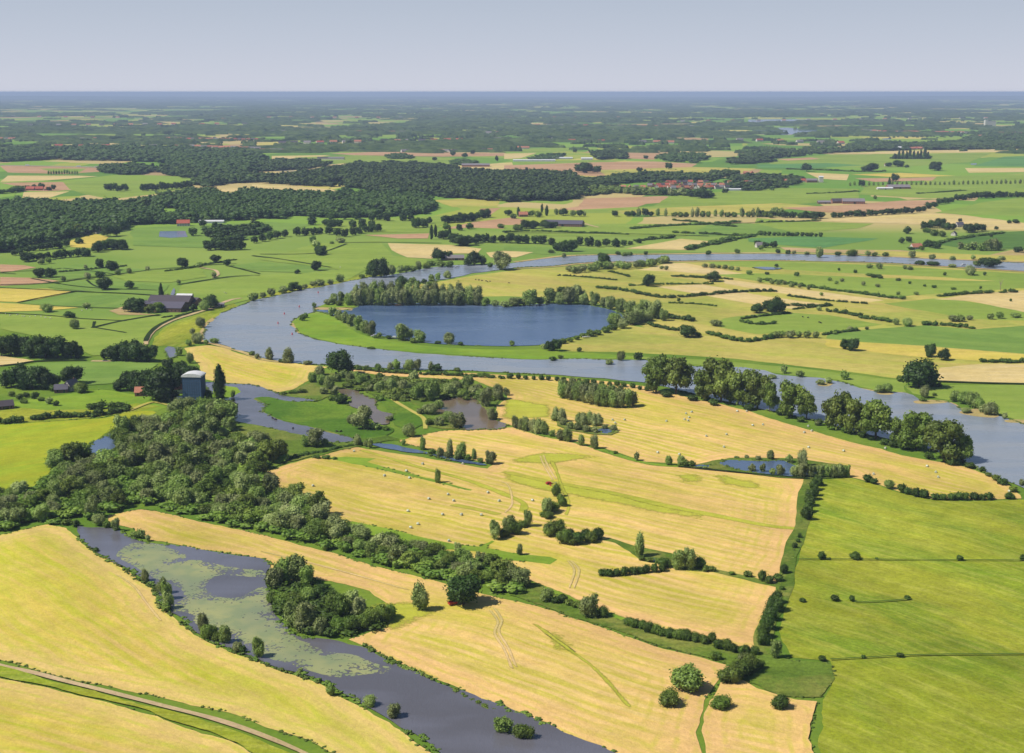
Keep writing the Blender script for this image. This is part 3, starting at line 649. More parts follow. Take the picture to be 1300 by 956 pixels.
water('pond', '762,547 777,547.5 777,551 764,551.5', 'blue_water')
S('reed_bed', '704,533 720,538 750,543 782,543 786,549 776,553 750,552 720,547 706,541')
water('pond', '757,546 768,544.5 778,547.5 774,551.5 760,550.5', 'blue_water')
S('reed_bed', '880,592 905,586 930,582 970,582 1010,583 1076,592 1078,607 1030,609 985,607 940,601 900,595')
water('pond', '911,588.5 927,585 970,587 995,585.5 1005,590 1020,597 1040,602 1010,606 985,605 950,600 925,594', 'blue_water')
water('pond', '880,592.6 890,590.5 902,591.5 895,594.5', 'blue_water'); water('pond', '826,711 834,709.5 836,713 829,715', 'blue_water')
water('pool', '203,294 236,293.5 238,301 215,302.5 202,301', 'blue_water', False)
water('pond', '955,340 972,339.5 992,341 975,343', 'blue_water')
for s in ('950,152 1000,151.5 1043,152.5 1035,157 990,156.5 950,156', '955,163 1000,162 1038,165 1035,169.5 990,171.5 955,170', '1120,176 1131,175.5 1131,177 1121,177.5', '1232,208 1240,207.5 1240,209 1233,209.5'):
    sheet('far_lagoon', s, 'blue_water')
water('brook', '219,366 223,367 222,373 219,377 216,377 218,371', 'pond_water', False)
S('mown_stubble', '915,868 935,862 960,876 1010,890 1035,892 1028,940 1045,990 910,990 888,930 900,892', stripe=(915, 868, 1035, 892), grid=12.)
# roads and paths
ribbon('lane', '185,438 186,432 189,427 194,421 203,415 215,409 228,404 242,400 254,396 266,393 274,390 283,385 294,381 306,379', 5., 'gravel_track')
ribbon('lane', '160,458 138,459 116,459', 5., 'gravel_track'); ribbon('lane', '254,340 266,342 274,344 277,349 270,353', 4, 'gravel_track')
ribbon('lane', '738,283 748,286 760,289', 5, 'gravel_track'); ribbon('lane', '800,413 812,410 830,402 822,403', 5, 'gravel_track')
ribbon('motorway', '-40,209.6 40,210.6 126,212.4 200,214 330,217 480,218 640,218.6 700,217', 26, 'asphalt_road')
ribbon('farm_track', '-60,829 0,846.5 40,855 80,865.5 130,878 200,896 290,920 380,955 440,990', 2.4, 'gravel_track')
S('lush_meadow', '-80,832 0,849 40,858 80,869 130,882 200,900 290,925 370,960 420,990 385,990 300,945 190,905 110,885 60,873 0,860 -80,845')
S('mown_stubble_green', '-80,847 0,862 60,875 110,888 190,908 298,948 380,990 -80,990', stripe=(0, 873, 150, 912), grid=12.)
ribbon('footpath', '165,522 190,512 205,513 222,518', 3., 'river_meadow')
for s, w in (('0,362 60,360 100,355 140,350 185,344', 4), ('80,341 120,345 148,349', 3), ('-20,365 50,368 110,371 160,373 205,376', 3.4), ('22,384.6 60,377 98,370', 3.2), ('-20,397 60,401 100,405 160,408', 3.2), ('117,417 150,409 203,400', 5), ('117,416 160,423', 3), ('-20,467 20,463 50,459 110,458', 4), ('60,389 150,392', 3), ('185,434 190,424 203,413 228,402 254,394.5', 4.5), ('0,346 60,343 78,341', 3), ('110,356 130,366 200,369', 3), ('40,354 90,363 135,367', 3), ('225,362 290,352 330,350', 4), ('185,343 230,340 262,337 300,335', 4), ('290,338 310,343 330,348', 3),
    ('320,325 360,330 420,340', 4), ('430,309 480,308 560,309', 4), ('330,323 400,322 440,310', 4), ('120,409 118,417', 2.5), ('1010,711.3 1100,711.6 1200,712.4 1340,713', 1.3), ('1085,766 1120,765 1157,762', 1.3), ('1054,839 1110,836 1180,833 1340,832', 1.3), ('1170,484 1250,487 1340,489', 4.), ('860,593 940,601 1028,609', 2.), ('640,296 780,297 900,300', 5), ('880,286 960,283 1040,281', 5), ('-40,345 0,347 20,348', 3)):
    ribbon('ditch', s, w if w > 1.3 else .9, 'ditch_bed_and_shade' if w > 1.3 else 'wet_ditch')
# ---------------------------------------------------------------- single trees and bushes, place by place
G('of the big bank group above the bale field', '833,500,46,34 858,503,50,42 894,509,44,34 915,513,60,44 937,516,48,38 962,521,47,36 977,524,40,22 1004,532,46,34 1024,534,38,24 1061,548,52,36 1087,554,50,34 1112,560,52,46 1140,566,34,22 1163,574,50,44 1198,589,54,50 1222,589,36,26', 'p')
G('beneath the big bank poplars', '845,505,8,16 880,510,8,14 905,516,9,14 950,522,9,14 990,528,9,12 1018,537,8,12 1040,541,9,12 1075,551,9,16 1095,557,8,14 1123,566,9,12 1135,569,9,14 1148,572,11,18 1180,584,9,14 1210,592,9,16 1232,596,8,14 1247,600,7,10', 'd')
G('where the near bank runs to the river bend', '1265,612,9,12,s 1272,617,9,14,d 1297,618,10,9,b 1286,626,8,12,s 1255,606,6,9,s')
G('in the left edge oak group by the lane', '2,453,27,20 14,453,29,24 28,452,24,20 42,455,26,24 58,456,30,28 74,456,29,26 90,456,23,20 100,455,15,12', 'o')
G('in the oak clump on the lane bend', '133,456,13,10 145,459,19,22 158,459,24,24 173,460,27,26 189,460,22,20', 'o')
G('in the dark grove left of the white gable', '14,493,24,20 28,495,31,26 42,495,29,26 57,495,26,24 69,493,18,14', 'o')
G('beside the white gabled cottage', '90,489,24,26,o 70,498,10,14,d 103,500,14,18,s')
G('in the grove behind the wrapped tower', '152,497,16,16 163,497,25,22 180,500,30,26 203,511,44,40 219,499,32,28 240,489,26,22 228,478,20,18 214,470,14,14', 'o')
G('by the wrapped tower', '279,510,45,17,l 222,508,11,14,d 265,509,14,12,d 262,501,7,10,s')
G('on the tiny point beside the wrapped tower', '296,506,12,6,b')
G('beside the dark barns', '170,397,18,25,o 190,398,12,13,p 201,397,13,16,p 205,385,24,7,l 212,381,8,10,b 267,392,17,18,o 260,395,14,14,b 246,395,9,9,o 241,388,6,6,d')
G('standing in the left green pastures', '127,341,13,10 143,344,13,15 51,353,13,14 64,353,13,14 127,353,9,11 133,369,17,17 165,367,11,12 232,340,13,14 274,334,11,12 288,338,9,9 89,404,8,13', 'o')
G('standing in the left green pastures', '81,358,8,8 112,355,9,9 150,350,8,8 164,348,8,8 187,344,6,6 253,340,7,10 227,361,6,6 272,353,8,8 60,397,11,16 110,392,8,11 95,419,14,14 109,341,5,5', 'b')
G('between the lane and the river bend', '255,417,14,14 250,437,14,14 240,440,9,10 244,425,8,9 228,452,12,9 241,462,16,10 272,437,8,12 262,438,7,8', 'b')
G('edging the scrub left of the tower', '15,504,7,9,s 25,508,8,10,s 34,505,7,9,d 45,507,9,12,d 52,510,6,8,s 62,514,9,12,b 72,516,7,9,d 30,513,6,9,s')
G('along the upper bank left of the red roof', '322,383,12,14,b 334,379,8,10,b 345,376,10,11,b 359,373,10,12,b 372,370,12,13,o 380,369,7,8,s 387,367,6,7,b 398,364,7,11,b 407,363,8,13,b 419,362,8,9,b 431,359,12,12,b 460,354,6,8,s 473,353,22,16,o 484,353,25,20,o 498,350,14,12,b 508,347,10,10,b 516,346,9,10,s 524,345,8,12,b 532,344,13,9,b 541,342,8,10,s')
G('in the open pasture above the river', '401,344,13,12 377,348,6,7 406,325,8,10', 'o')
G('in the open pasture by the field corner', '402,314,9,12,b 407,324,12,14,o 433,309,7,13,b 421,310,4,6,b 397,309,10,9,s')
G('around the red roofed riverside house', '556,331,16,13,o 568,330,12,12,o 548,338,7,11,s 560,340,9,12,s 571,340,9,12,s 602,337,18,18,o 594,338,10,11,o 613,336,12,10,s 637,344,23,25,w 622,340,7,8,d')
G('in the front row on the lake island', ' '.join(f'{x:.0f},{388.5 + (x % 7) * .12:.1f},{h},15' for x, h in zip(range(444, 624, 9), (18,22,23,25,24,22,25,23,21,24,23,22,22,21,22,20,19,20,18,12))), 'w')
G('in the back row on the lake island', ' '.join(f'{x:.0f},384,{h},14' for x, h in zip(range(452, 612, 11), (20,24,25,26,24,23,24,23,22,23,21,21,22,20,19))), 'k')
G('on the small tip before the island', '416,388,9,10,b 424,387,13,13,w 434,385,14,12,w 399,391,7,6,s 430,389,7,10,s')
G('on the river side of the island wood', '510,364,13,16,o 523,362,10,12,b 530,364,8,10,d 538,361,7,7,o 548,358,9,9,k 556,356,9,8,k 568,354,9,12,k 545,364,6,10,d')
G('along the far right lake shore', '629,390,9,13,b 641,391,9,14,b 652,390,12,20,w 664,389,10,14,b 673,390,22,20,w 686,388,12,14,b 698,387,20,20,w 711,388,17,16,w 722,388,25,22,w 734,385,22,18,w 741,388,15,16,w 755,389,19,14,w 766,391,14,12,w 775,394,19,17,w 788,398,20,18,w 799,401,19,16,w 810,404,19,17,w 820,402,22,16,w 832,406,23,18,w 843,408,16,13,w')
G('above the lake shore willows', '717,378,14,20,o 705,379,9,12,o 728,380,10,12,o')
G('at the lake corner by the sand path', '780,415,18,20,w 790,418,12,14,w 801,414,18,22,w 812,411,18,18,w 822,409,14,14,w')
G('on the low shore right of the lake', '769,423,8,13 759,426,7,11 750,428,9,13 741,429,6,9 732,432,6,9 724,435,6,9 715,437,7,10 778,420,8,12', 's')
G('where lake and river come close', '707,446,16,12,o 697,446,13,10,o 690,444,8,8,b 736,447,6,7,d 702,459,6,10,d 712,456,5,8,s')
G('on the left rim of the lake', '422,402,12,12,w 430,407,14,13,w 438,411,15,14,w 446,415,17,14,w 455,420,18,15,w 463,424,18,15,w 471,427,18,15,w 481,430,8,8,b 384,408,9,8,s 388,404,7,7,s')
G('on the grass spit below the lake', '512,434,21,23,w 533,436,15,17,k 524,436,7,9,s 493,431,5,9,d 570,438,16,17,w 556,437,4,9,d 585,439,5,8,d 477,430,4,6,s 650,440,7,8,w 472,444,3,12,d')
G('on the meadow bank left of the bend', '342,458,15,12,k 366,462,19,15,k 391,464,6,13,b 326,456,7,8,b 320,452,6,9,s 357,461,5,8,s')
G('along the near bank behind the wetland', '433,478,32,31,o 444,470,8,9,s 455,470,6,9,s 465,470,6,9,s 480,470,8,10,s 495,470,9,8,k 503,470,13,13,w 515,470,8,8,b 520,472,16,14,w 530,471,14,11,w 547,471,11,8,k 555,472,10,12,o 580,472,5,9,s')
G('in the dotted hedge above the wheat strip', line('644,481.5 703,484 745,488 790,492 826,498', 19, 6.5, 8, jx=.8, jy=.3), 'd')
G('around the upper wetland pool', '397,487,15,13 408,490,15,14 418,496,19,17 406,478,14,14 428,486,12,13 436,481,12,12 444,487,15,13 458,490,16,17 470,498,9,10 425,503,12,12 412,502,10,12 451,481,10,11 466,485,10,11', 'w')
G('in the central wetland thicket', '482,482,8,13,s 482,500,15,15,w 490,489,10,12,w 498,499,17,17,w 510,499,16,14,w 526,487,16,15,w 518,498,13,13,w 531,510,22,20,w 548,511,31,24,w 540,498,12,14,w 561,503,15,14,b 570,505,19,22,b 580,497,13,14,b 594,494,18,17,w 600,503,12,14,b 610,506,12,12,b 587,506,12,14,s 577,487,7,10,s 617,518,24,18,w 632,509,22,17,w 643,503,10,10,w 607,496,8,10,b 623,535,17,10,w 629,533,12,8,w')
G('in the low scrub by the wetland paths', '545,528,14,20,b 557,521,12,14,b 533,527,9,10,b 581,546,20,24,w 569,538,16,17,w 557,542,12,14,b 545,541,9,12,s 520,556,18,17,b 495,535,7,11,b 482,510,8,13,s 432,514,12,20,d 420,509,7,10,s 477,547,10,14,b 447,540,14,14,b 490,548,7,10,s 372,501,5,12,s 384,500,6,12,s 360,502,4,10,s')
G('on the green island', '461,548,29,27,w')
G('just below the side channel', '400,570,26,24,w 389,569,16,14,w 412,566,9,10,b 454,567,14,11,k 470,570,12,9,k 464,568,9,7,b')
G('along the narrow stream of the bale field', '512,566,8,7,b 537,572,17,8,k 549,578,8,9,s 559,581,13,11,w 567,583,10,9,w 571,580,21,9,k 580,585,11,9,w 586,584,20,14,k 594,586,9,8,s 602,584,13,7,k 610,588,6,8,s 623,591,19,15,w')
G('alone in the upper bale field', '556,614,18,8,k')
G('at the tip of the left bale field', '628,687,25,15,w 581,703,15,10,w 660,706,14,9,w')
G('in the clump between bale fields', '646,680,24,18,w 652,681,20,20,s 664,671,10,12,s 671,670,22,13,w 640,684,14,14,s')
G('in the crooked hedge beside the red mower', '706,632,19,11,s 711,636,9,8,s 714,644,14,12,s 702,652,14,18,s 694,655,24,16,w 696,660,9,14,s 690,658,8,10,s')
G('in the thorn island of the mown field', '697,683,18,16,s 708,680,20,20,s 716,693,20,20,s 724,686,14,14,d 734,693,17,20,d 744,687,15,14,d 750,691,16,16,s 760,687,16,16,d 727,694,12,12,s', 's')
G('along the ditch under the wide mown field', '812,709,28,14,k 815,713,7,8,s 861,726,26,19,w 876,726,29,20,w 889,723,16,14,s 896,727,9,10,s 904,727,8,10,s 843,723,14,16,d 929,731,5,9,s 949,734,9,11,s 836,716,7,9,s 825,715,7,9,s')
G('in the thorn row pointing at the pond willows', '765,733,10,13 773,734,11,13 783,733,10,12 793,732,12,13 803,731,11,12 813,730,10,12 821,729,12,12 831,728,12,12 841,727,12,12 847,722,12,12', 'd')
G('in the dense silvery plantation, front row', '715,507,22,16 724,509,24,16 733,511,24,16 742,513,24,16 751,515,24,16 760,517,24,16 769,518,24,16 778,519,24,16 787,519,23,16 796,519,23,16 804,517,20,14', 'w')
G('in the dense silvery plantation, back row', '716,503,22,16 726,504,22,16 736,505,22,16 746,507,22,16 756,508,22,16 766,510,22,16 776,511,22,16 786,512,21,16 796,513,20,11', 'w')
G('in the narrow plantation above the long field', '654,544,15,10 661,546,13,10 668,548,17,12 676,550,17,12 684,552,19,13 691,553,16,12 701,555,8,10 713,561,13,14 720,562,16,14 738,567,13,10 754,571,18,11', 'k')
G('around the little reed pond in the stubble', '706,536,17,12 713,537,17,12 716,541,9,12 735,540,14,12 741,541,15,12 748,541,16,12 754,542,15,12 760,542,15,12 724,546,9,11 734,548,9,12 745,550,9,12 755,551,8,11 779,548,8,10 768,546,6,9', 'k')
G('on the ditch below the upper stubble', '781,577,4,7,s 808,586,12,9,b 849,592,14,10,w 865,592,14,12,w 870,593,10,10,s 878,593,8,10,s')
G('round the right field pond', '935,583,4,7,b 948,583,5,7,b 955,600,11,11,w 968,601,12,9,w 962,585,6,8,b 978,585,14,11,w 1002,589,12,11,w 1018,594,22,13,k 990,605,14,12,w 981,604,10,9,b 1009,607,16,14,w 1019,608,20,16,w 1030,608,18,13,w 1040,608,18,12,w 1049,608,18,13,w 1059,608,18,13,w 1067,608,18,12,w 1074,607,17,11,w')
G('down the hedge beside the lush meadow', '1038,618,14,13 1033,624,15,14 1035,631,13,13 1030,636,16,16 1027,644,15,15 1026,652,14,14 1025,662,18,15 1021,659,12,12 1015,684,7,7 1009,697,8,8 1013,690,6,7', 'd')
G('at the lower corner of the lush meadow', '995,730,13,13 987,740,11,14 976,742,11,14 967,739,14,12 992,750,6,8 985,768,18,16 983,779,22,22 977,790,20,20 975,802,22,20 970,813,20,20 968,822,20,18', 'd')
G('at the corner of reed strip and lush meadow', '985,838,26,17,w')
G('dotting the lush meadow ditches', '1043,712,11,12 1053,712,4,5 1086,712,10,16 1113,711,3,5 1219,713,8,9 1299,713,9,9 1019,766,6,9 1059,765,9,12 1081,765,9,8 1152,762,5,9 1043,841,8,11 1096,837,5,7 1143,836,7,10', 'd')
G('in the hedge under the last bales', '1101,614,11,14,d 1110,616,8,12,d 1129,622,12,16,b 1145,627,12,14,d 1153,629,10,12,d 1163,632,12,14,d 1173,634,12,14,d 1187,636,9,12,d 1196,636,9,12,d 1207,636,10,13,d 1217,636,11,13,d 1224,636,11,12,d 1237,636,10,13,d 1247,636,8,11,d 1256,636,10,13,d 1281,635,8,15,d')
G('on the far bank of the wide reach', '995,475,12,11,b 1016,480,9,14,b 981,482,6,12,b 1042,490,8,13,b 1052,488,9,11,b 1072,483,12,14,b 1116,500,11,14,b 1126,500,13,16,b 1142,485,8,10,s 1167,494,38,39,o 1174,506,17,12,b 1172,511,6,9,s 1185,491,6,10,d 1192,492,6,8,d 1186,503,4,6,s 1211,511,15,15,b 1224,514,18,18,b 1235,519,21,18,b 1243,521,18,14,b 1258,529,18,18,b 1248,525,12,12,b 1226,526,8,15,b 1275,533,9,7,b 1038,541,7,8,b 773,464,7,11,b')
G('standing in the yellow river meadow', '1072,444,14,11,o 1083,446,16,13,o 1181,454,17,13,o 1198,458,15,14,o 788,459,13,11,b 810,458,11,11,o 874,429,16,20,o 887,428,6,9,d 862,383,5,5,d 823,364,16,14,o 961,398,13,14,o 985,399,21,22,o 975,396,14,14,o 909,415,9,16,b 905,358,13,17,o 767,337,16,15,o')
G('along the pale green paddocks at right', '1137,413,10,9 1152,415,11,15 1210,409,9,14 1220,409,9,12 1231,407,7,9 1257,406,8,10 1269,405,9,13 1290,404,6,14 985,430,10,13 993,429,9,12 1003,430,10,13 1014,429,9,10 1024,430,10,12 1036,430,10,9 1080,421,6,10 1060,425,4,7 1100,419,5,6 1040,395,6,7 1050,396,5,5', 'b')
G('in the bushy corner behind the lake meadow', line('722,347 760,344 800,341 850,334', 22, 10, 12, jx=3, jy=1.5), 'b')
G('beside the strip fields of the floodplain', '895,340,5,8 904,341,6,9 912,341,5,8 920,342,6,8 928,343,5,8 936,344,5,7 951,349,6,9 964,359,7,8 840,342,5,6 846,343,6,6 980,361,6,7 988,362,6,7 996,362,6,7 1005,365,6,7 1015,366,6,6 1026,368,6,6 1043,376,5,6 1062,361,5,6 1069,358,5,6 1053,357,5,6 1096,363,6,6 1114,365,5,7 1140,375,5,6 1163,375,5,7', 'b')
G('scattered over the right river flats', '974,349,4,6 986,339,4,6 1011,351,6,7 1086,347,5,5 1065,344,4,4 1031,343,16,4 1104,341,6,9,b 1116,342,9,9,b 1199,350,5,5 1231,350,13,15,b 1250,350,5,5 1245,367,4,4 1283,383,4,4 1174,364,3,5 1186,366,4,8 1155,361,4,5 1140,357,4,7 1108,353,5,9 1118,354,4,7 1210,368,3,8 1155,343,5,8,b 1149,342,5,6,b'.replace('1031,343,16,4 ', ''), 'd')
G('on the far river reach banks', '1168,337,6,14,d 1185,338,6,16,d 1256,340,13,24,o 1241,339,8,12,s 1209,340,5,11,b 1235,330,7,7,b 1271,331,6,10,b 1040,328,16,11,w 1024,324,5,8,b 1000,323,6,7,d 987,322,6,7,d 1008,323,5,6,b 1082,326,9,14,s 1064,325,6,9,d 1102,326,8,9,b 1110,326,6,8,s 1124,326,6,8,s 1157,328,10,11,w 1183,330,7,9,b 1209,331,6,8,b 900,324,6,8,d 936,322,6,8,s 800,325,5,9,d 785,324,5,8,d 820,324,5,7,d')
G('on the pylon side of the far river', '636,309,0,0'.replace('636,309,0,0', '717,320,15,15,o 726,320,16,13,o 708,319,11,11,o 700,322,5,9,s 716,328,7,7,b 793,326,6,8,s'))
G('in the line left of the dark barn fields', line('600,308 640,309 705,311', 10, 11, 12, jx=1), 'h')
G('in the line right of the dark barn fields', '736,312,11,10 748,313,12,13 759,314,9,10 770,313,10,11 782,314,11,12 792,312,7,9 800,311,5,8 811,309,6,9', 'h')
G('beside the long dark barn', '658,293,8,14,s 668,291,12,13,o 677,291,11,13,o 693,290,10,16,o 703,290,9,10,o 658,275,12,5,l 688,270,11,4,l 694,274,13,5,l 674,275,8,10,s 683,276,8,11,s 706,273,9,6,b 715,274,10,11,o 727,275,8,8,b 736,275,9,8,o 742,275,8,6,b')
G('on the long tree line before the village', '781,275,8,8,o 797,275,7,8,o 804,275,8,8,o 811,275,10,7,k 819,275,11,8,o 826,275,7,7,o 835,274,9,6,k 845,275,10,5,k 856,276,7,9,s 864,276,7,9,s 871,276,7,7,s 879,276,11,5,k 885,276,11,7,k 892,276,9,7,s 899,276,8,7,s 908,275,9,5,k 916,276,9,6,k 924,276,7,9,s 932,276,7,9,s 942,276,11,7,k 950,276,8,7,s 956,276,11,6,k 962,276,12,6,k 970,276,8,8,s 978,277,7,8,s')
G('in front of the red roofed village', line('750,243 790,246 830,246', 8, 9, 9) + '842,248,11,12,o 852,249,10,10,b 866,248,10,12,b 878,250,10,12,o 890,252,15,16,o 900,252,10,12,o 921,245,6,8,o', 'b')
G('in the pasture beyond the river road', '396,286,12,13 413,287,9,9 421,291,12,14 430,288,9,11 437,279,9,11 423,280,11,14 448,289,10,10 460,290,12,12 472,290,10,10 479,294,9,10 452,279,12,12 472,280,9,9 482,280,8,9 491,281,10,11 512,281,12,12 522,280,8,9 528,290,13,13 538,289,11,12 545,284,8,9 583,293,8,9', 'h')
G('in the long leafy row by the river road', '323,309,9,10 333,307,10,11 343,305,10,11 352,303,10,11 362,301,9,10 377,300,12,11 388,299,10,11 398,298,9,11 406,297,8,9 418,298,11,11 428,300,10,11 438,301,10,11 448,299,10,10 456,297,9,10 464,295,9,9 471,295,9,9 480,294,10,10', 'h')
G('around the round tan field', '548,304,18,5,l 553,301,15,5,l 571,303,17,4,l 563,304,12,15,o 574,306,10,10,o 583,313,16,20,o 594,312,13,16,o 604,310,9,11,o 596,291,8,10,o 566,291,8,10,s 636,290,6,9,s 645,274,8,9,o 652,278,7,9,s')
G('in the pasture beyond the round tan field', line('562,284 590,282 618,276', 10, 10, 12), 'h')
G('in the tilted rows near the forest pool', line('14,325 40,320 88,313', 9, 9, 11) + line('28,333 60,330 113,325', 9, 11, 13), 'h')
G('in the grove left of the forest pool', line('120,321 140,317 160,318', 6, 12, 14) + ' 99,299,15,16,p 100,310,8,12,d 137,301,17,16,h 148,300,13,12,h 62,335,9,9,b 52,336,8,9,b', 'h')
G('in the park between forest pool and river road', line('262,300 290,299 310,296 330,294', 9, 11, 12, jy=2) + line('262,318 285,318 312,318', 7, 12, 13) + '273,290,8,9,h 258,288,9,10,h 245,300,11,12,h 321,284,8,8,w', 'h')
G('of the avenue crossing the left green field', line('178,243 210,241 245,238', 11, 9, 9, jx=.5, jy=.2), 'h')
G('in the small clump of the left green field', '137,242,9,9 144,242,10,10 152,243,8,9 159,242,9,9', 'o')
G('in the orchard strip on the left skyline fields', line('60,222 80,221 100,222', 12, 5, 3, jx=.3, jy=.2), 'k')
G('by the red farm in the tan field', '35,241,6,7 43,240,6,7 53,240,8,8 62,242,5,6 68,241,7,6', 'o')
G('in the middle distance fields', '745,220,14,17,o 735,219,11,11,o 758,220,10,10,o 849,215,9,9,o 812,219,7,7,o 730,194,6,5,o 820,202,5,6,o 833,202,4,5,o 552,204,5,6,o 575,198,6,6,o 590,200,6,7,o 600,196,6,6,o 631,205,8,4,o 1024,218,11,12,o 1106,218,11,15,o 1098,218,8,9,o 1140,212,9,14,o 1128,212,6,8,o 1151,213,4,6,o 1187,217,12,14,o 1136,231,11,9,o 1129,237,12,4,l 1094,237,9,8,o 1111,253,5,5,s')
G('in the tall dark stand on the open plain', '1136,202,7,6 1141,202,11,4 1146,202,12,4 1151,202,10,4 1155,201,13,4 1160,202,11,4 1165,202,10,4 1169,202,12,4 1174,201,13,5 1178,202,9,4', 'l')
G('of the thin avenue behind the crossroads barn', line('1076,236 1180,235 1340,233', 44, 5, 3.4, jx=.3, jy=.1, sm=False), 'k')
G('in the hedgerow curving over the brown field', line('960,276 985,276 1010,277', 6, 8, 11) + line('1014,277 1045,278', 5, 8, 11) + line('1055,277 1080,275 1110,274 1140,272 1165,270 1185,263 1205,257 1240,252 1300,251 1340,249', 38, 7.5, 10, jx=.5), 'h')
G('on the bank of the hedgerow corner', '984,274,12,12,b 991,274,10,10,b')
G('round the right hand farmyard', '1175,292,11,12,o 1184,290,11,12,o 1193,290,13,13,o 1201,292,10,11,o 1209,292,9,9,o 1186,300,9,10,s 1196,301,8,10,s 1176,296,7,9,s 1230,296,12,13,o 1238,295,12,12,o 1247,294,10,10,o 1219,282,5,5,o 1151,297,10,9,o 1154,308,8,8,o 1144,309,8,7,o')
G('round the cottage by the far river', '1176,313,9,9,o 1183,315,10,10,o 1190,316,8,9,o 1170,318,6,7,s 982,315,9,9,o 972,315,8,8,o 962,312,7,8,o 966,318,7,7,b')
G('in the willow clump near the far river', '1220,317,9,11,w 1229,318,10,12,w 1238,318,11,12,w 1246,319,12,12,w 1253,319,14,13,w 1261,319,16,16,w 1268,318,13,11,w 1258,301,4,5,d 1265,292,5,5,o')
G('on the right edge of the far meadow', '1293,321,8,12,o 1281,284,5,6,o 1290,284,6,8,o')
G('in the hedge above the far river meadows', line('962,299 1000,300 1045,301', 14, 5.5, 6, jx=.4, jy=.2), 'd')
# the dense clump beside the lily pond
G('in the clump beside the lily pond', '350,750,30,26,w 361,746,36,26,w 376,745,40,34,w 390,748,28,22,w 346,768,16,16,s 360,775,22,22,s 375,778,24,24,s 392,768,22,22,b 408,765,20,22,d 420,764,16,18,s 372,800,32,26,w 388,806,42,32,w 407,809,26,20,w 428,786,34,32,s 445,780,28,24,w 456,787,30,22,w 430,804,20,22,s 445,805,22,22,s 460,802,22,22,s 472,797,24,22,s 484,793,26,24,s 495,788,20,18,s')
G('on the mown bank left of the lily pond', '181,738,9,6,b 184,740,18,10,b 206,757,22,14,w 212,764,26,15,w 214,776,24,15,w 211,779,12,12,s 258,804,27,15,w 266,815,22,18,s 286,820,27,18,w 275,817,14,12,s 301,829,13,14,b 309,831,11,10,d 328,838,27,17,w 381,856,8,8,b 122,702,6,10,d')
G('at the head of the lily pond', '118,660,28,19,w 127,669,15,20,b 147,676,17,12,w 171,684,9,12,b 179,685,12,14,b 188,688,9,8,b 136,672,10,12,s 84,668,8,12,s 96,670,9,12,d')
G('standing in the mown field right of the clump', '534,779,33,22,k')
G('with the red trailer at its foot', '588,772,41,42,o')
G('in the reed strip hedge above the last field', '694,766,18,20,b 706,768,10,12,d 714,767,12,16,d 722,770,9,12,s 730,773,9,13,s 737,774,11,12,s 748,788,31,28,w 765,786,16,15,s 797,796,12,14,d 806,799,14,14,d 815,801,14,12,d 824,806,16,15,d 833,808,15,15,s 842,810,12,12,d 850,812,14,14,d 863,814,15,16,s 872,816,16,16,d 883,817,14,14,s 893,819,13,14,s 904,817,13,12,s 914,826,14,16,d 923,828,18,14,s 932,831,14,12,d 940,832,12,12,s 948,832,13,12,d 957,833,12,14,d 908,840,13,13,s')
G('at the bottom end of the last field', '872,884,34,48,w 850,900,22,28,s 925,872,22,30,s 938,866,24,28,s 950,858,26,24,s 945,845,16,18,b 962,852,14,16,s 990,905,20,26,d 915,905,18,26,s')
G('at the bottom end of the lily pond', '470,900,16,18,b 500,915,20,20,w 640,935,22,26,w 665,942,20,24,s 420,885,14,14,b')
# the willow wood, part by part
def thicket(where, poly, n, hs, seed, kinds='wwwspsb'):
    A = np.array(P(poly)); r = random.Random(seed); pts = []; tries = 0
    while len(pts) < n and tries < 20000:
        tries += 1
        x = r.uniform(A[:, 0].min(), A[:, 0].max()); y = r.uniform(A[:, 1].min(), A[:, 1].max())
        if not inpoly(np.array([[x, y]]), A)[0]: continue
        if any(((x-a)/11.)**2 + ((y-b)/6.5)**2 < 1 for a, b, *_ in pts): continue
        kd = r.choice(kinds); h = r.uniform(*hs) * (1 if kd in 'wp' else .72); pts.append((x, y, h, h * r.uniform(.85, 1.2) * (1 if kd in 'wp' else 1.35), kd))
    G(where, ' '.join('%.1f,%.1f,%.1f,%.1f,%s' % p for p in pts))
thicket('in the wood between tower and small pond', '215,535 240,524 262,520 286,524 296,545 280,560 240,562 200,556 175,560 160,572 150,560 172,548', 42, (19, 31), 1)
thicket('in the middle of the willow wood', '160,574 200,562 250,565 300,562 335,568 360,585 330,598 335,622 290,622 230,616 180,612 150,600', 60, (19, 30), 2)
thicket('on the left flank of the willow wood', '62,604 76,588 105,582 140,585 150,604 182,616 200,640 170,642 130,652 95,656 62,640', 36, (18, 29), 3)
thicket('on the left edge thicket', '-12,632 45,630 62,640 92,656 58,664 0,672 -12,672', 18, (16, 24), 4)
thicket('on the lower flank of the willow wood', '190,622 240,622 300,628 340,626 385,644 424,670 440,690 400,690 345,676 290,664 240,652 205,642', 58, (19, 30), 5)
thicket('in the tail of the willow wood', '424,672 470,692 520,700 570,712 625,722 655,740 668,756 640,752 590,744 540,730 480,714 440,700', 42, (16, 27), 6)
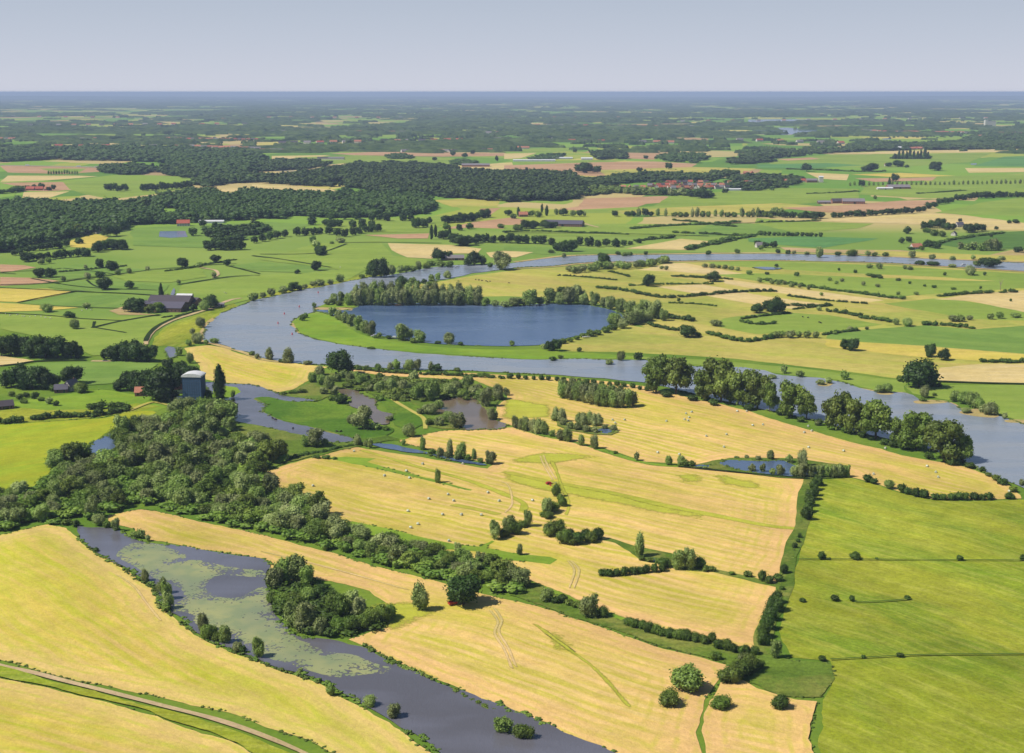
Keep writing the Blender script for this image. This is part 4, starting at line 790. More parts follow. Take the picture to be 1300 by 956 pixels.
# ---------------------------------------------------------------- hedges
for s, h, w, lab in (
    ('450,469 500,474 560,476.5 600,478.5 640,481', 3.2, 4, 'clipped dark hedge between the near river bank and the wetland'),
    ('810,373 840,378 870,377 905,374 940,371 985,370', 3.5, 6, 'thick hedge from the sand path towards the lone round tree on the flats'),
    ('970,355.5 1010,362 1060,369 1100,374 1125,378 1150,380', 3.5, 6, 'long hedge between the two straw coloured strip fields'),
    ('800,363 830,361.5 880,361 905,361', 2.5, 4, 'thin hedge along the upper edge of the pale stubble field'),
    ('853,351 880,352.5 900,353 930,355', 3, 5, 'short hedge touching the round tree above the pale stubble'),
    ('970,386 1000,388 1040,389 1056,388', 3.5, 6, 'hedge closing the right end of the pale stubble field'),
    ('1008,393 1025,391 1056,388.5', 2.5, 4, 'hedge stub below the right end of the pale stubble'),
    ('1055,396 1070,398 1092,402', 4, 7, 'bushy hedge in the right flats, left of a second shorter one'),
    ('1094,404 1110,406 1129,409', 4, 6, 'shorter bushy hedge in the right flats, touching the bright paddock'),
    ('1173,412.5 1205,414 1225,416 1237,417.5', 4, 6, 'bushy hedge on the upper rim of the bright green paddock'),
    ('1193,376.5 1230,373.5 1260,372 1290,371', 3.5, 6, 'dark hedge right of the strip fields on the upper flats'),
    ('1102,350.5 1112,351.5 1121,353.5', 4, 6, 'short dark hedge bar in the upper right flats'),
    ('1249,459.8 1280,460.3 1340,461', 4, 6, 'straight dark hedge above the tan field at the right edge'),
    ('940,408 960,412 985,411', 3, 5, 'low hedge left of the bush row by the bright paddock'),
    ('900,424 930,432 950,434 975,430 990,426', 4, 6, 'sagging hedge right of the two dark trees in the meadow'),
    ('1046,425.5 1065,422.5 1090,420', 3, 4, 'thin hedge running into the bright green paddock'),
    ('822,412 840,417 862,420', 3, 5, 'low hedge along the sandy path by the lake corner'),
    ('815,408 850,404 880,408', 5, 9, 'thick scrub hedge beside the sand path right of the lake'),
    ('942,405 965,402 1000,398', 3, 5, 'hedge below the round tree on the flats'),
    ('773,345 790,349 800,352', 2.5, 4, 'dotted hedge behind the lake shore willows'),
    ('709,350 740,352 782,356', 2.2, 3, 'sparse hedge crossing the pasture behind the lake'),
    ('760,366 790,369 827,376', 3.5, 5, 'hedge slanting down beside the lake shore willows'),
    ('1000,376 1040,381 1100,386', 2.5, 4, 'hedge at the tail of the lower strip field'),
    ('850,385 880,386 910,389', 2., 3, 'faint hedge in the middle of the yellow flats'),
    ('800,291 850,287 900,285 937,282', 4, 9, 'long dark hedge across the green fields behind the far river'),
    ('856,280 880,282 910,286 935,288', 4, 9, 'dark hedge crossing behind the longer one in the far green fields'),
    ('640,295 680,294 740,296 800,298', 3, 7, 'hedge in the green fields right of the tile red plot'),
    ('810,306 830,304 855,302', 5, 10, 'hedge on the upper edge of the small tan triangle field'),
    ('875,317 895,312 920,307 933,304', 6, 13, 'very thick dark hedge right of the tan triangle field'),
    ('857,296 880,297 930,299 960,301', 4, 8, 'dotted hedge between far green fields above the river'),
    ('933,304 950,301 965,297', 4, 8, 'hedge rising towards the right behind the far river'),
    ('76,346 100,344 130,341 160,338', 2.5, 4, 'low hedge along a ditch in the left pastures'),
    ('210,345 240,341 262,336 300,330', 2.5, 4, 'low hedge along the ditch beyond the little creek'),
    ('0,538 30,536 60,531 90,530 120,529 150,523 168,520', 4.5, 7, 'long dark hedge above the buttercup meadow'),
    ('120,519 140,518 160,517', 5, 9, 'short dark hedge stub behind the end of the longer one'),
    ('0,484 15,486', 5, 8, 'dark hedge end at the left picture edge'),
    ('960,282 1010,281.5 1040,280', 3, 6, 'thin hedge below the curving tree row'),
    ('1155,317 1180,312 1215,304 1275,296', 4, 8, 'hedge between the right hand farmyard and the dark crop'),
    ('1025,246 1060,245 1090,243', 3, 8, 'thin far hedge in front of the crossroads barn'),
    ('1165,246 1200,244 1225,242', 3, 8, 'far hedge right of the crossroads barn'),
    ('400,582 430,584', 2.5, 4, 'small hedge end by the side channel dike'),
    ('286,600 330,592 380,580 420,572 470,561', 2., 3.5, 'low reedy hedge along the dike below the side channel'),
    ('1040,616 1041,612', 3, 4, 'bush end of the hedge at the top corner of the lush meadow'),
    ('205,404 228,401 250,395.5', 1.6, 3, 'low dark hedge along the farm lane'),
    ('0,246 20,244 30,241', 12, 20, 'tall dark shelter belt at the far left edge'),
    ('1010,160 1035,160', 8, 40, 'dark belt between the two far lagoons'),
    ('1000,215 1040,216 1090,218 1125,218', 5, 14, 'blue-green far hedge on the open plain')):
    hedge(s, h, w, lab)
# ---------------------------------------------------------------- woods too large to count
wood('willow_scrub', '0,632 48,626 66,600 80,588 108,580 140,586 152,572 150,556 176,544 215,532 240,521 284,522 294,545 280,562 332,568 362,585 332,600 340,626 385,644 424,668 470,690 520,700 570,712 625,724 655,740 668,756 640,756 590,748 540,734 480,718 420,700 345,680 290,668 240,656 200,644 160,646 120,660 95,662 60,668 0,674 -20,674 -20,632', 6.5, 4.2, 'low green scrub filling the gaps under the willow wood', 'shrub_leaves', w=8.5, ncards=110, shape='s', fill=.85)
wood('willow_scrub', '446,478 480,481 540,486 600,490 640,500 636,512 612,514 590,508 560,508 530,512 490,508 460,498 440,492', 6.5, 3.6, 'low scrub between the willows of the central wetland', 'shrub_leaves', w=8., ncards=110, shape='s', fill=.6)
wood('willow_scrub', '345,745 395,742 415,755 440,768 470,782 500,786 495,796 450,806 400,812 372,806 352,780', 5.5, 3.6, 'low scrub under the clump beside the lily pond', 'dark_shrub_leaves', w=7., ncards=110, shape='s')
wood('reed_fringe', '455,815 498,838 530,852 560,866 600,888 640,908 648,914 600,893 553,868 528,855 498,845 472,830', 2.2, 1.2, 'reeds along the right bank of the lily pond', 'shrub_leaves', w=2.3, ncards=50, shape='s')
wood('reed_fringe', '104,688 124,702.5 152,717.5 178,736 198,747 203,769 221,782.5 249,804 279,820 312,832.5 358,850.5 404,866.5 470,891 466,893 404,868.5 355,852.5 310,834.5 277,821.5 246,805.5 218,784 199,770 194,748 175,738 150,720 122,705', 2.2, 1.0, 'reeds along the left bank of the lily pond', 'shrub_leaves', w=2.1, ncards=40, shape='s')
wood('forest', '0,262 30,258 100,262 150,262 200,256 330,252 430,250 440,246 500,250 540,252 550,262 540,272 480,276 400,277 330,278 270,282 200,285 165,285 150,295 120,297 90,303 40,312 0,322 -60,325 -60,262', 13.5, 15, 'wide dark green forest behind the left pastures', ncards=36)
wood('forest', '325,228 370,225 430,215 490,214 560,218 650,222 720,222 742,232 738,240 748,250 700,257 650,257 600,253 550,250 490,245 440,238 380,236 340,233', 15, 16, 'broad dark forest in the middle distance', ncards=34, seed=5)
wood('forest', '200,252 250,245 330,246 400,250 430,254 380,262 260,262', 15, 15, 'upper dark edge of the left forest', ncards=34, seed=6)
wood('forest', '0,186 60,190 150,188 240,190 320,196 340,203 320,212 330,218 300,222 245,216 200,206 120,204 60,203 0,206 -80,206 -80,186', 24, 17, 'dark forest band beyond the motorway at left', w=36, ncards=16, seed=7)
wood('forest', '128,214 165,212 200,216 240,214 262,220 320,222 345,228 330,232 290,233 262,238 246,235 250,228 205,222 150,222 130,219', 17, 16, 'dark woodland behind the left green field', ncards=22, seed=8)
wood('forest', '742,232 780,226 830,222 880,224 925,219 935,223 900,230 860,231 800,232 745,240', 16, 14, 'dark wood wrapped round the back of the red roofed village', ncards=22, seed=9)
wood('forest', '740,244 780,240 830,244 870,246 905,247 898,251 850,248 780,247 742,249', 13, 9, 'green belt between the village and the tan field', 'shrub_leaves', ncards=30, seed=10)
wood('forest', '930,222 1010,226 1020,232 990,238 950,243 925,238', 17, 11, 'trees around the right end of the village', ncards=20, seed=11, fill=.6)
wood('forest', '836,200 855,197 890,197 898,202 885,207 850,206', 16, 13, 'rectangular dark wood behind the brown plain', ncards=20, seed=12)
wood('forest', '750,196 770,193 792,195 796,202 760,203', 16, 14, 'dark wood beside the white greenhouse', ncards=20, seed=13)
wood('forest', '672,203 690,198 715,197 710,202 690,204', 16, 9, 'small wood beside the white greenhouse', ncards=20, seed=14)
wood('forest', '340,206 375,203 400,206 418,208 410,213 360,217 330,218 310,214', 16, 12, 'dark wood beside the small white barns', ncards=20, seed=15)
wood('forest', '492,199 505,196 513,198 525,200 520,202 495,202', 16, 10, 'small dark copse in the far green field', ncards=20, seed=16)
wood('forest', '452,207 520,208 580,213 560,215.5 480,213 440,212', 16, 11, 'dark tree belt crossing the plain behind the middle forest', ncards=20, seed=17)
wood('forest', '573,205 590,204 605,207 595,210 576,209', 15, 9, 'tree clump round the red shed', ncards=20, seed=18)
wood('forest', '940,195 1000,193 1075,190 1150,184 1230,184 1340,183 1340,189 1240,190 1145,191 1060,194 990,201 945,202', 24, 14, 'dark wooded belt behind the right plain', w=34, ncards=16, seed=19)
wood('forest', '925,203 960,202 985,205 975,208 930,209', 20, 12, 'wood at the left end of the right plain', ncards=16, seed=20)
wood('forest', '1340,160 1280,162 1225,176 1235,184 1340,184', 26, 13, 'trees among the red roofed town', w=34, ncards=16, seed=21, fill=.55)
wood('forest', '260,292 330,287 345,291 320,300 300,306 275,312 262,306', 13, 9, 'park trees around the forest pool', 'oak_leaves', ncards=40, seed=22, fill=.5)
wood('forest', '1130,199.5 1182,199 1180,202 1132,202', 9, 7, 'dark undergrowth of the tall stand on the open plain', 'oak_leaves', ncards=20, seed=23)
# ---------------------------------------------------------------- the far country: copses and belts of wood scattered over the plain
def copse(nx, ny, seed):
    r = np.random.RandomState(seed); V = []; Q = []
    for j in range(ny + 1):
        for i in range(nx + 1):
            u, v = i/nx*2 - 1, j/ny*2 - 1
            e = max(abs(u), abs(v)); up = 0. if e > .999 else .72 + .34 * r.rand()
            k = 1 - .1 * r.rand() if e > .999 else 1.
            V.append((u*.5*k*(1 + .12*math.sin(v*3 + seed)), v*.5*k*(1 + .25*math.sin(u*4 + seed*2)), up))
    for j in range(ny):
        for i in range(nx):
            a = j*(nx+1) + i; Q.append((a, a+1, a+nx+2, a+nx+1))
    return np.array(V), np.array(Q)
BANK = {n: [copse(*n, s) for s in range(5)] for n in ((16, 6), (8, 3))}
def clear(x, y):
    """keep the traced open fields of the far plain open"""
    return False
FARF = [np.array([(gp(a, b)[0], gp(a, b)[1]) for a, b in P(s)]) for s in (
    '-80,138 200,137.5 260,140 200,146 120,144 -80,146', '-80,148 150,148 160,151 40,152 -80,151.5', '10,152 150,151 230,146 260,149 180,153.5 20,154', '85,168 140,168 200,170 150,172 90,171',
    '840,134.5 950,134 960,137 850,137.5', '370,153 520,152 530,157 430,163 360,165 340,160', '730,163 790,163 780,168 735,167.5', '885,160 930,158 940,163 900,166', '880,175 960,172 1080,177 1040,179 960,178 885,177',
    '940,150 1050,149 1075,152 1070,160 1050,172 940,173', '1050,149 1110,150 1090,153', '1105,156.5 1140,156 1138,158 1104,158.5', '480,193 640,193 652,203 560,213 430,209 430,196', '640,187 760,187 838,192 838,206 890,208 870,218 640,220 655,200',
    '330,196 430,194 440,207 345,205', '-60,208 130,211 130,224 -60,232', '1000,196 1340,188 1340,240 1000,240', '60,135 110,134 112,136 62,137', '1200,128 1300,127 1300,129 1200,130', '690,142 830,140 840,143 700,146', '1080,165 1340,163 1340,176 1100,178', '40,168 380,168 380,178 40,178')]
r = np.random.RandomState(11)
for tier, (r0, r1, n, dims, lab, hmax, thr) in enumerate(((5100, 8600, 1900, (16, 6), 'dark copses and tree belts of the plain', 16, .14), (8600, 16000, 2200, (16, 6), 'bluish woods towards the skyline', 14, .16), (16000, 33000, 2400, (8, 3), 'hazy woods along the skyline', 14, .2), (33000, 56000, 2000, (8, 3), 'last woods below the horizon', 14, .25))):
    VV = []; QQ = []; off = 0; k = 0
    while k < n:
        rr = math.sqrt(r.uniform(r0*r0, r1*r1)) if tier < 2 else r.uniform(r0, r1); a = r.uniform(-.47, .47); x, y = math.sin(a)*rr, math.cos(a)*rr
        k += 1
        q = np.array([[x, y]])
        if any(inpoly(q, f)[0] for f in FARF) and r.rand() > .22: continue
        nz = noise.noise(Vector((x*.0011, y*.00042, 7))) + .5 * noise.noise(Vector((x*.004, y*.0011, 3)))
        dense = nz < thr
        if not dense and r.rand() > .55: continue
        L = float(np.exp(r.normal(math.log(150 + rr*.012), .6))); D = L * r.uniform(.08, .24) + 12; hh = r.uniform(7, hmax)
        if tier < 2 and r.rand() < .5 or not dense: L, D, hh = r.uniform(14, 110) * (1 + .6 * tier), r.uniform(10, 20), r.uniform(7, 13)
        V, Q = BANK[dims][r.randint(5)]; t = r.normal(0, .35); c_, s_ = math.cos(t), math.sin(t)
        VV.append(np.c_[(V[:, 0]*c_*L - V[:, 1]*s_*D) + x, (V[:, 0]*s_*L + V[:, 1]*c_*D) + y, V[:, 2]*hh*(1 + .28*r.randn(len(V)).clip(-1.5, 1.8))].astype(np.float32)); QQ.append(Q + off); off += len(V)
    o = link('distant_woodland', np_mesh('distant_woodland', np.vstack(VV), np.vstack(QQ), 'far_forest')); o['kind'] = 'stuff'; o['label'] = lab

# ragged growth along the waters and the mown fields
for i, (nm, mt, w) in enumerate(list(OUT)):
    my = sum(p.y for p in w) / len(w)
    if nm in ('river', 'lake', 'side_channel', 'stream', 'pond', 'lily_pond') and my < 2200:
        fringe(w, .9, 2.4 if nm != 'river' else 2.2, 'patchy reeds and grass along the edge of the ' + nm.replace('_', ' '), 'shrub_leaves', .52 if nm != 'river' else .46, 1.5, seed=i)
    elif mt.startswith('mown') and my < 900:
        fringe(w, .45, 1.5, 'uncut grass along the margin of a mown field', 'shrub_leaves', .5, 1.5, 'field_margin', seed=i)
    elif mt in ('reed_bed', 'vivid_grass') and my < 1100 and len(w) > 60:
        fringe(w, .5, 1.8, 'rough tufts along a grass strip', 'shrub_leaves', .45, 1.8, 'field_margin', seed=i)
# ---------------------------------------------------------------- plain colours for built things
def paint(name, c, rough=.7, spec=.2, metal=0., var=.12, g=1.8, sc_=.6):
    k = NT(name); gg = k.n('ShaderNodeTexCoord')
    n_ = k.rng(k.noise(gg.outputs['Object'], sc_, 4, .65), .3, .7, 1-var, 1+var)
    hs = k.n('ShaderNodeHueSaturation'); hs.inputs['Color'].default_value = alb(c, g); k.l(n_, hs.inputs['Value'])
    b = k.bsdf(hs.outputs[0], rough, spec, Metallic=metal); M[name] = k.m
for nm, c, kw in (('red_tiles', (196,104,84), {}), ('orange_tiles', (204,136,108), {}), ('dark_tiles', (92,84,92), {}), ('slate_roof', (108,104,118), dict(rough=.5)), ('grey_sheet_roof', (150,142,146), dict(rough=.5)),
    ('white_wall', (236,230,220), {}), ('brick_wall', (176,128,108), {}), ('brown_brick', (140,108,96), {}), ('white_plastic', (244,244,246), dict(rough=.5)), ('green_white_wrap', (214,220,194), dict(rough=.35, spec=.5)),
    ('netting', (80,112,150), dict(rough=.8, var=.18)), ('netting_light', (96,116,146), {}), ('glasshouse', (226,232,238), dict(rough=.25, spec=.5)), ('dark_window', (40,46,56), dict(rough=.2, spec=.5)), ('door_green', (60,90,70), {}),
    ('machine_red', (196,48,44), dict(rough=.4, spec=.5)), ('rubber', (40,40,42), {}), ('buoy_red', (224,84,92), dict(rough=.4)), ('cow_black', (44,38,36), {}), ('cow_white', (232,226,216), {}), ('hull_white', (240,240,240), dict(rough=.3, spec=.5)),
    ('hull_wood', (130,92,66), {}), ('wood_grey', (150,130,110), {}), ('concrete', (190,184,176), {}), ('car_grey', (150,154,162), dict(rough=.3, spec=.5)), ('canvas', (232,224,206), {}), ('dead_wood', (178,160,140), {}), ('metal_grey', (170,176,184), dict(rough=.4, metal=.4))):
    paint(nm, c, **kw)
def bx(V, Q, x0, x1, y0, y1, z0, z1):
    o_ = len(V); V += [(x0,y0,z0),(x1,y0,z0),(x1,y1,z0),(x0,y1,z0),(x0,y0,z1),(x1,y0,z1),(x1,y1,z1),(x0,y1,z1)]
    Q += [tuple(o_ + i for i in f) for f in ((0,3,2,1),(4,5,6,7),(0,1,5,4),(1,2,6,5),(2,3,7,6),(3,0,4,7))]
def boxes(name, bl, mat):
    V = []; Q = []
    for b in bl: bx(V, Q, *b)
    return mesh_from(name, V, Q, mat)
def gable(name, L, D, h, rise, over, mat, th=.25):
    """pitched roof slab along x, sitting on walls of height h"""
    l, d = L/2 + over, D/2 + over; V = []; z0 = h - over * rise / (D/2)
    for zz in (0, th):
        for x in (-l, l): V += [(x, -d, z0 + zz), (x, 0, h + rise + zz), (x, d, z0 + zz)]
    Q = [(0,3,4,1),(1,4,5,2),(6,7,10,9),(7,8,11,10),(0,1,7,6),(1,2,8,7),(3,9,10,4),(4,10,11,5),(0,6,9,3),(2,5,11,8)]
    me = mesh_from(name, V, Q, mat); bm = bmesh.new(); bm.from_mesh(me); bmesh.ops.recalc_face_normals(bm, faces=bm.faces); bm.to_mesh(me); bm.free(); return me
def walls_mesh(name, L, D, h, rise, mat):
    V = [(-L/2,-D/2,0),(L/2,-D/2,0),(L/2,D/2,0),(-L/2,D/2,0),(-L/2,-D/2,h),(L/2,-D/2,h),(L/2,D/2,h),(-L/2,D/2,h),(-L/2,0,h+rise-.02),(L/2,0,h+rise-.02)]
    me = mesh_from(name, V, [(0,1,5,4),(1,2,6,9,5),(2,3,7,6),(3,0,4,8,7),(4,5,9,8),(6,7,8,9)], mat); return me
HB = {}
def house(name, cat, x, y, L, D, h, rise, wall, roof, rz, label, group=None, detail=True, chimney=True, lean=False):
    key = (L, D, h, rise, wall, roof, detail)
    if key not in HB:
        n = max(1, int(L / 3.5)); win = boxes('window', [(-.55, .55, -.06, .06, -.6, .6)], 'dark_window')
        HB[key] = (walls_mesh('wall', L, D, h, rise, wall), gable('roof', L, D, h, rise, .4, roof), win, boxes('door', [(-.5, .5, -.07, .07, 0, 2.1)] if cat != 'barn' else [(-2, 2, -.08, .08, 0, min(3.6, h-.3))], 'door_green' if cat != 'barn' else 'dark_window'), boxes('chimney', [(-.35, .35, -.35, .35, 0, 1.6)], 'brown_brick'), n)
    wl, rf, win, dr, ch, n = HB[key]
    c = gp(x, y); o = bpy.data.objects.new(name, None); COL.objects.link(o); o.location = (c.x, c.y, 0); o.rotation_euler = (0, 0, rz); tag(o, label, cat, group)
    link('wall', wl, parent=o); r_ = link('roof', rf, parent=o)
    if chimney: q = link('chimney', ch, (L*.3, .0, h + rise - .6), parent=r_)
    if detail:
        for i in range(n):
            xx = -L/2 + L * (i + .5) / n
            if i == n//2: link('door', dr, (xx, -D/2, .02), parent=o)
            else: link('window', win, (xx, -D/2, 1.6), parent=o)
            if h > 4.4: link('window', win, (xx, -D/2, 4.0), parent=o)
        link('window', win, (-L/2, 0, min(h, 3.6)), math.pi/2, parent=o); link('window', win, (L/2, 0, min(h, 3.6)), math.pi/2, parent=o)
    return o
# --- the tall scaffolded tower in blue-grey netting with its white tent roof
c = gp(245, 511); s = mpp(245, 511); W_ = 24. * s; Hh = 34. * s
t = bpy.data.objects.new('wrapped_tower', None); COL.objects.link(t); t.location = c + Vector((0, W_*.42, 0)); t.rotation_euler = (0, 0, math.radians(-5)); tag(t, 'tall square tower wrapped in blue-grey scaffold netting under a white tent roof', 'tower')
a = W_/2; b_ = W_*.42
link('netting', boxes('netting', [(-a, a, -b_, b_, 0, Hh)], 'netting'), parent=t)
n_ = 9
for i in range(n_):
    xx = -a + 2*a*i/(n_-1); q = link('scaffold_pole', HB.setdefault('pole', boxes('scaffold_pole', [(-.07, .07, -.07, .07, -.0, Hh+.6)], 'netting_light')), (xx, -b_-.12, 0), parent=t)
for j in range(1, 9):
    q = link('scaffold_deck', HB.setdefault('deck', boxes('scaffold_deck', [(-a-.1, a+.1, -b_-.16, -b_-.02, -.09, .09)], 'netting_light')), (0, 0, Hh*j/9), parent=t)
    q = link('scaffold_deck', HB.setdefault('deck2', boxes('scaffold_deck', [(-a-.16, -a-.02, -b_, b_, -.09, .09)], 'netting_light')), (0, 0, Hh*j/9), parent=t)
V = []; Q = []; N = 14
for i in range(N+1):
    u = i/N; xx = (-1+2*u)*(a+.5); zz = Hh + .3 + 1.5*math.sin(math.pi*u)**.7
    V += [(xx, -b_-.5, zz), (xx, b_+.5, zz), (xx, b_+.5, Hh-.7), (xx, -b_-.5, Hh-.7)]
for i in range(N):
    p_ = 4*i; Q += [(p_, p_+4, p_+5, p_+1), (p_+3, p_+7, p_+4, p_), (p_+1, p_+5, p_+6, p_+2), (p_+2, p_+6, p_+7, p_+3)]
Q += [(0,1,2,3), (4*N+3, 4*N+2, 4*N+1, 4*N)]
link('tent_roof', mesh_from('tent_roof', V, Q, 'white_plastic'), parent=t)
house('terrace_house', 'house', 228, 498, 10, 7, 3, 3, 'white_wall', 'orange_tiles', .3, 'small white house with orange roof left of the wrapped tower')
house('garden_shed', 'shed', 231, 509, 6, 4.5, 2.3, 1, 'white_wall', 'white_plastic', .4, 'low white shed against the foot of the wrapped tower', detail=True, chimney=False)
house('farm_cottage', 'house', 184, 502, 13, 7, 3, 3.2, 'brick_wall', 'orange_tiles', .1, 'pink roofed cottage half hidden in the oak grove by the tower')
house('gable_cottage', 'house', 91, 495, 10, 6, 3.6, 4, 'white_wall', 'slate_roof', 1.2, 'small cottage with a pale gable beside the dark left grove')
house('tiled_cottage', 'house', 78, 498, 9, 6, 2.8, 3, 'brown_brick', 'slate_roof', .2, 'low slate roofed cottage beside the pale gabled one')
house('edge_barn', 'barn', 3, 519, 14, 8, 2.6, 3, 'brown_brick', 'dark_tiles', .5, 'dark roofed barn at the left edge above the buttercup meadow', chimney=False)
# --- farm by the river
house('cattle_barn', 'barn', 214, 394, 34, 24, 4, 4.5, 'brown_brick', 'slate_roof', -.12, 'large slate grey barn nearest the farm lane', 'farm barns by the river bend', chimney=False)
house('cattle_barn', 'barn', 218, 387.5, 42, 20, 5, 5, 'brown_brick', 'dark_tiles', -.12, 'largest dark barn of the riverside farm, behind the slate one', 'farm barns by the river bend', chimney=False)
house('long_shed', 'barn', 192, 388.5, 30, 11, 3, 2.6, 'brown_brick', 'slate_roof', .25, 'long low shed left of the big dark barns', 'farm barns by the river bend', chimney=False)
house('hay_barn', 'barn', 243, 386, 20, 12, 3.6, 3.4, 'brick_wall', 'dark_tiles', -.5, 'smaller brick barn right of the big dark barns', 'farm barns by the river bend', chimney=False)
house('white_shed', 'shed', 235, 379.5, 16, 8, 3.4, 2, 'white_wall', 'white_plastic', -.1, 'white roofed shed behind the big dark barns', chimney=False)
house('river_hut', 'shed', 279, 389, 9, 5, 2.5, 1.2, 'white_wall', 'grey_sheet_roof', .1, 'little pale hut beside the lane at the river bend', chimney=False)
# --- other near and middle buildings
house('riverside_house', 'house', 565, 329, 13, 10, 3.5, 5, 'white_wall', 'red_tiles', 1.5, 'red roofed white house on the upper river bank')
house('riverside_barn', 'barn', 577, 330, 24, 11, 3, 3.5, 'brick_wall', 'grey_sheet_roof', .1, 'grey-pink roofed barn right of the red roofed riverside house', chimney=False)
house('machine_barn', 'barn', 716, 287, 62, 26, 4.5, 5, 'brown_brick', 'slate_roof', -.22, 'long dark roofed barn alone in the bright fields behind the river', chimney=False)
house('poplar_farmhouse', 'house', 664, 275, 15, 10, 4, 4.5, 'brick_wall', 'orange_tiles', .2, 'farmhouse between slim poplars left of the long dark barn')
house('field_farmhouse', 'house', 1062, 258, 20, 14, 4, 5, 'brick_wall', 'dark_tiles', .1, 'dark roofed farmhouse above the big brown field', 'farm above the brown field')
house('field_barn', 'barn', 1083, 258.5, 42, 20, 5, 5, 'brick_wall', 'grey_sheet_roof', -.1, 'brick ended grey barn above the big brown field', 'farm above the brown field', chimney=False)
house('field_shed', 'barn', 1046, 258.5, 24, 12, 3, 3, 'brown_brick', 'grey_sheet_roof', 0, 'low shed left of the dark roofed farmhouse', 'farm above the brown field', chimney=False)
house('crossroads_barn', 'barn', 1140, 239.5, 50, 22, 4, 5, 'brick_wall', 'grey_sheet_roof', .05, 'long grey roofed barn behind the slim poplar', 'crossroads farm', chimney=False)
house('crossroads_shed', 'barn', 1123, 240.5, 34, 14, 3, 2, 'white_wall', 'white_plastic', .05, 'white roofed shed in front of the crossroads barn', 'crossroads farm', chimney=False)
house('courtyard_house', 'house', 1218, 288, 12, 8, 3.5, 4, 'white_wall', 'slate_roof', .3, 'pale gabled house between the dark trees of the right farmyard')
house('courtyard_cottage', 'house', 1211, 299, 9, 7, 3, 3, 'white_wall', 'dark_tiles', 1., 'white cottage with yellow bush below the right farmyard')
house('bank_cottage', 'house', 1163, 316, 15, 9, 3, 4.5, 'white_wall', 'orange_tiles', .3, 'pinkish cottage by the hedge above the far river')
house('bank_house', 'house', 964, 314, 10, 8, 3, 4, 'white_wall', 'grey_sheet_roof', .2, 'little grey roofed house above the far river')
house('villa', 'house', 233, 287, 20, 12, 5, 5, 'white_wall', 'red_tiles', .15, 'red roofed villa in front of the left forest by the pool')
house('greenhouse_block', 'greenhouse', 269, 283, 40, 16, 3, 1.6, 'glasshouse', 'white_plastic', .03, 'pale flat greenhouse at the forest edge behind the pool', chimney=False, detail=False)
house('forest_lodge', 'house', 126, 296, 12, 9, 4, 4, 'white_wall', 'brown_brick', 1.4, 'pale lodge at the edge of the left forest')
house('greenhouse', 'greenhouse', 678, 204.8, 130, 26, 4, 2, 'glasshouse', 'white_plastic', 0, 'very long white greenhouse on the middle plain', 'greenhouses of the plain', chimney=False, detail=False)
house('greenhouse', 'greenhouse', 713, 201.8, 70, 24, 4, 2, 'glasshouse', 'white_plastic', 0, 'shorter white greenhouse right of the very long one', 'greenhouses of the plain', chimney=False, detail=False)
house('greenhouse', 'greenhouse', 745, 203, 36, 22, 5, 3, 'white_wall', 'white_plastic', 0, 'small white shed right of the two greenhouses', 'greenhouses of the plain', chimney=False, detail=False)
house('plain_shed', 'barn', 604, 211.5, 80, 24, 5, 4, 'brick_wall', 'grey_sheet_roof', 0, 'red sided shed on the middle plain', chimney=False, detail=False)
house('plain_barn', 'barn', 427, 202.5, 50, 22, 5, 3, 'white_wall', 'grey_sheet_roof', 0, 'grey barn on the plain behind the middle forest, right of its twin', 'twin barns on the plain', chimney=False, detail=False)
house('plain_barn', 'barn', 411, 202.5, 40, 20, 5, 3, 'white_wall', 'dark_tiles', 0, 'dark roofed barn left of the grey one on the plain', 'twin barns on the plain', chimney=False, detail=False)
house('forest_barn', 'barn', 234, 217, 60, 24, 5, 3, 'white_wall', 'grey_sheet_roof', 0, 'pale barn among the woods behind the left green field', chimney=False, detail=False)
house('white_silo_barn', 'barn', 1042, 231.5, 10, 10, 13, 2, 'white_wall', 'white_plastic', 0, 'tall white silo block right of the village', chimney=False, detail=False)
house('village_hall', 'hall', 1030, 231.5, 26, 14, 5, 4, 'brick_wall', 'grey_sheet_roof', .1, 'grey roofed hall beside the tall white silo block', chimney=False)
house('village_greenhouse', 'greenhouse', 941, 241.8, 66, 16, 3, 1.5, 'glasshouse', 'white_plastic', 0, 'low white greenhouse at the right end of the village', chimney=False, detail=False)
house('white_farm', 'house', 1127, 211, 18, 10, 4, 4, 'white_wall', 'red_tiles', 0, 'small white farm with red roof on the open plain')
house('apartment_block', 'building', 1258, 160, 54, 22, 30, .8, 'white_wall', 'grey_sheet_roof', .1, 'pale high apartment block above the far red roofed town', chimney=False, detail=False)
house('apartment_block', 'building', 1251.5, 160.2, 18, 22, 38, .8, 'white_wall', 'grey_sheet_roof', .1, 'taller narrow end of the pale apartment pair above the far town', chimney=False, detail=False)
house('plain_church', 'church', 1142, 190.6, 12, 8, 8, 6, 'white_wall', 'white_plastic', 0, 'white church like building behind the dark stand on the plain', chimney=False, detail=False)
house('red_farm', 'house', 39, 241.4, 18, 12, 3.5, 4.5, 'brick_wall', 'red_tiles', 0, 'left red roofed house of the farm in the tan left field', 'red farm of the left field', detail=False)
house('red_farm', 'house', 50, 241.4, 16, 11, 3.5, 4.5, 'brick_wall', 'red_tiles', .2, 'middle red roofed house of the farm in the tan left field', 'red farm of the left field', detail=False)
house('red_farm', 'house', 61, 241.6, 14, 10, 3.5, 4.5, 'brick_wall', 'orange_tiles', 0, 'right orange roofed house of the farm in the tan left field', 'red farm of the left field', detail=False)
r = random.Random(5)
RFS = ['red_tiles', 'orange_tiles', 'orange_tiles', 'dark_tiles', 'grey_sheet_roof']; RN = {'red_tiles': 'red', 'orange_tiles': 'orange', 'dark_tiles': 'dark', 'grey_sheet_roof': 'grey'}
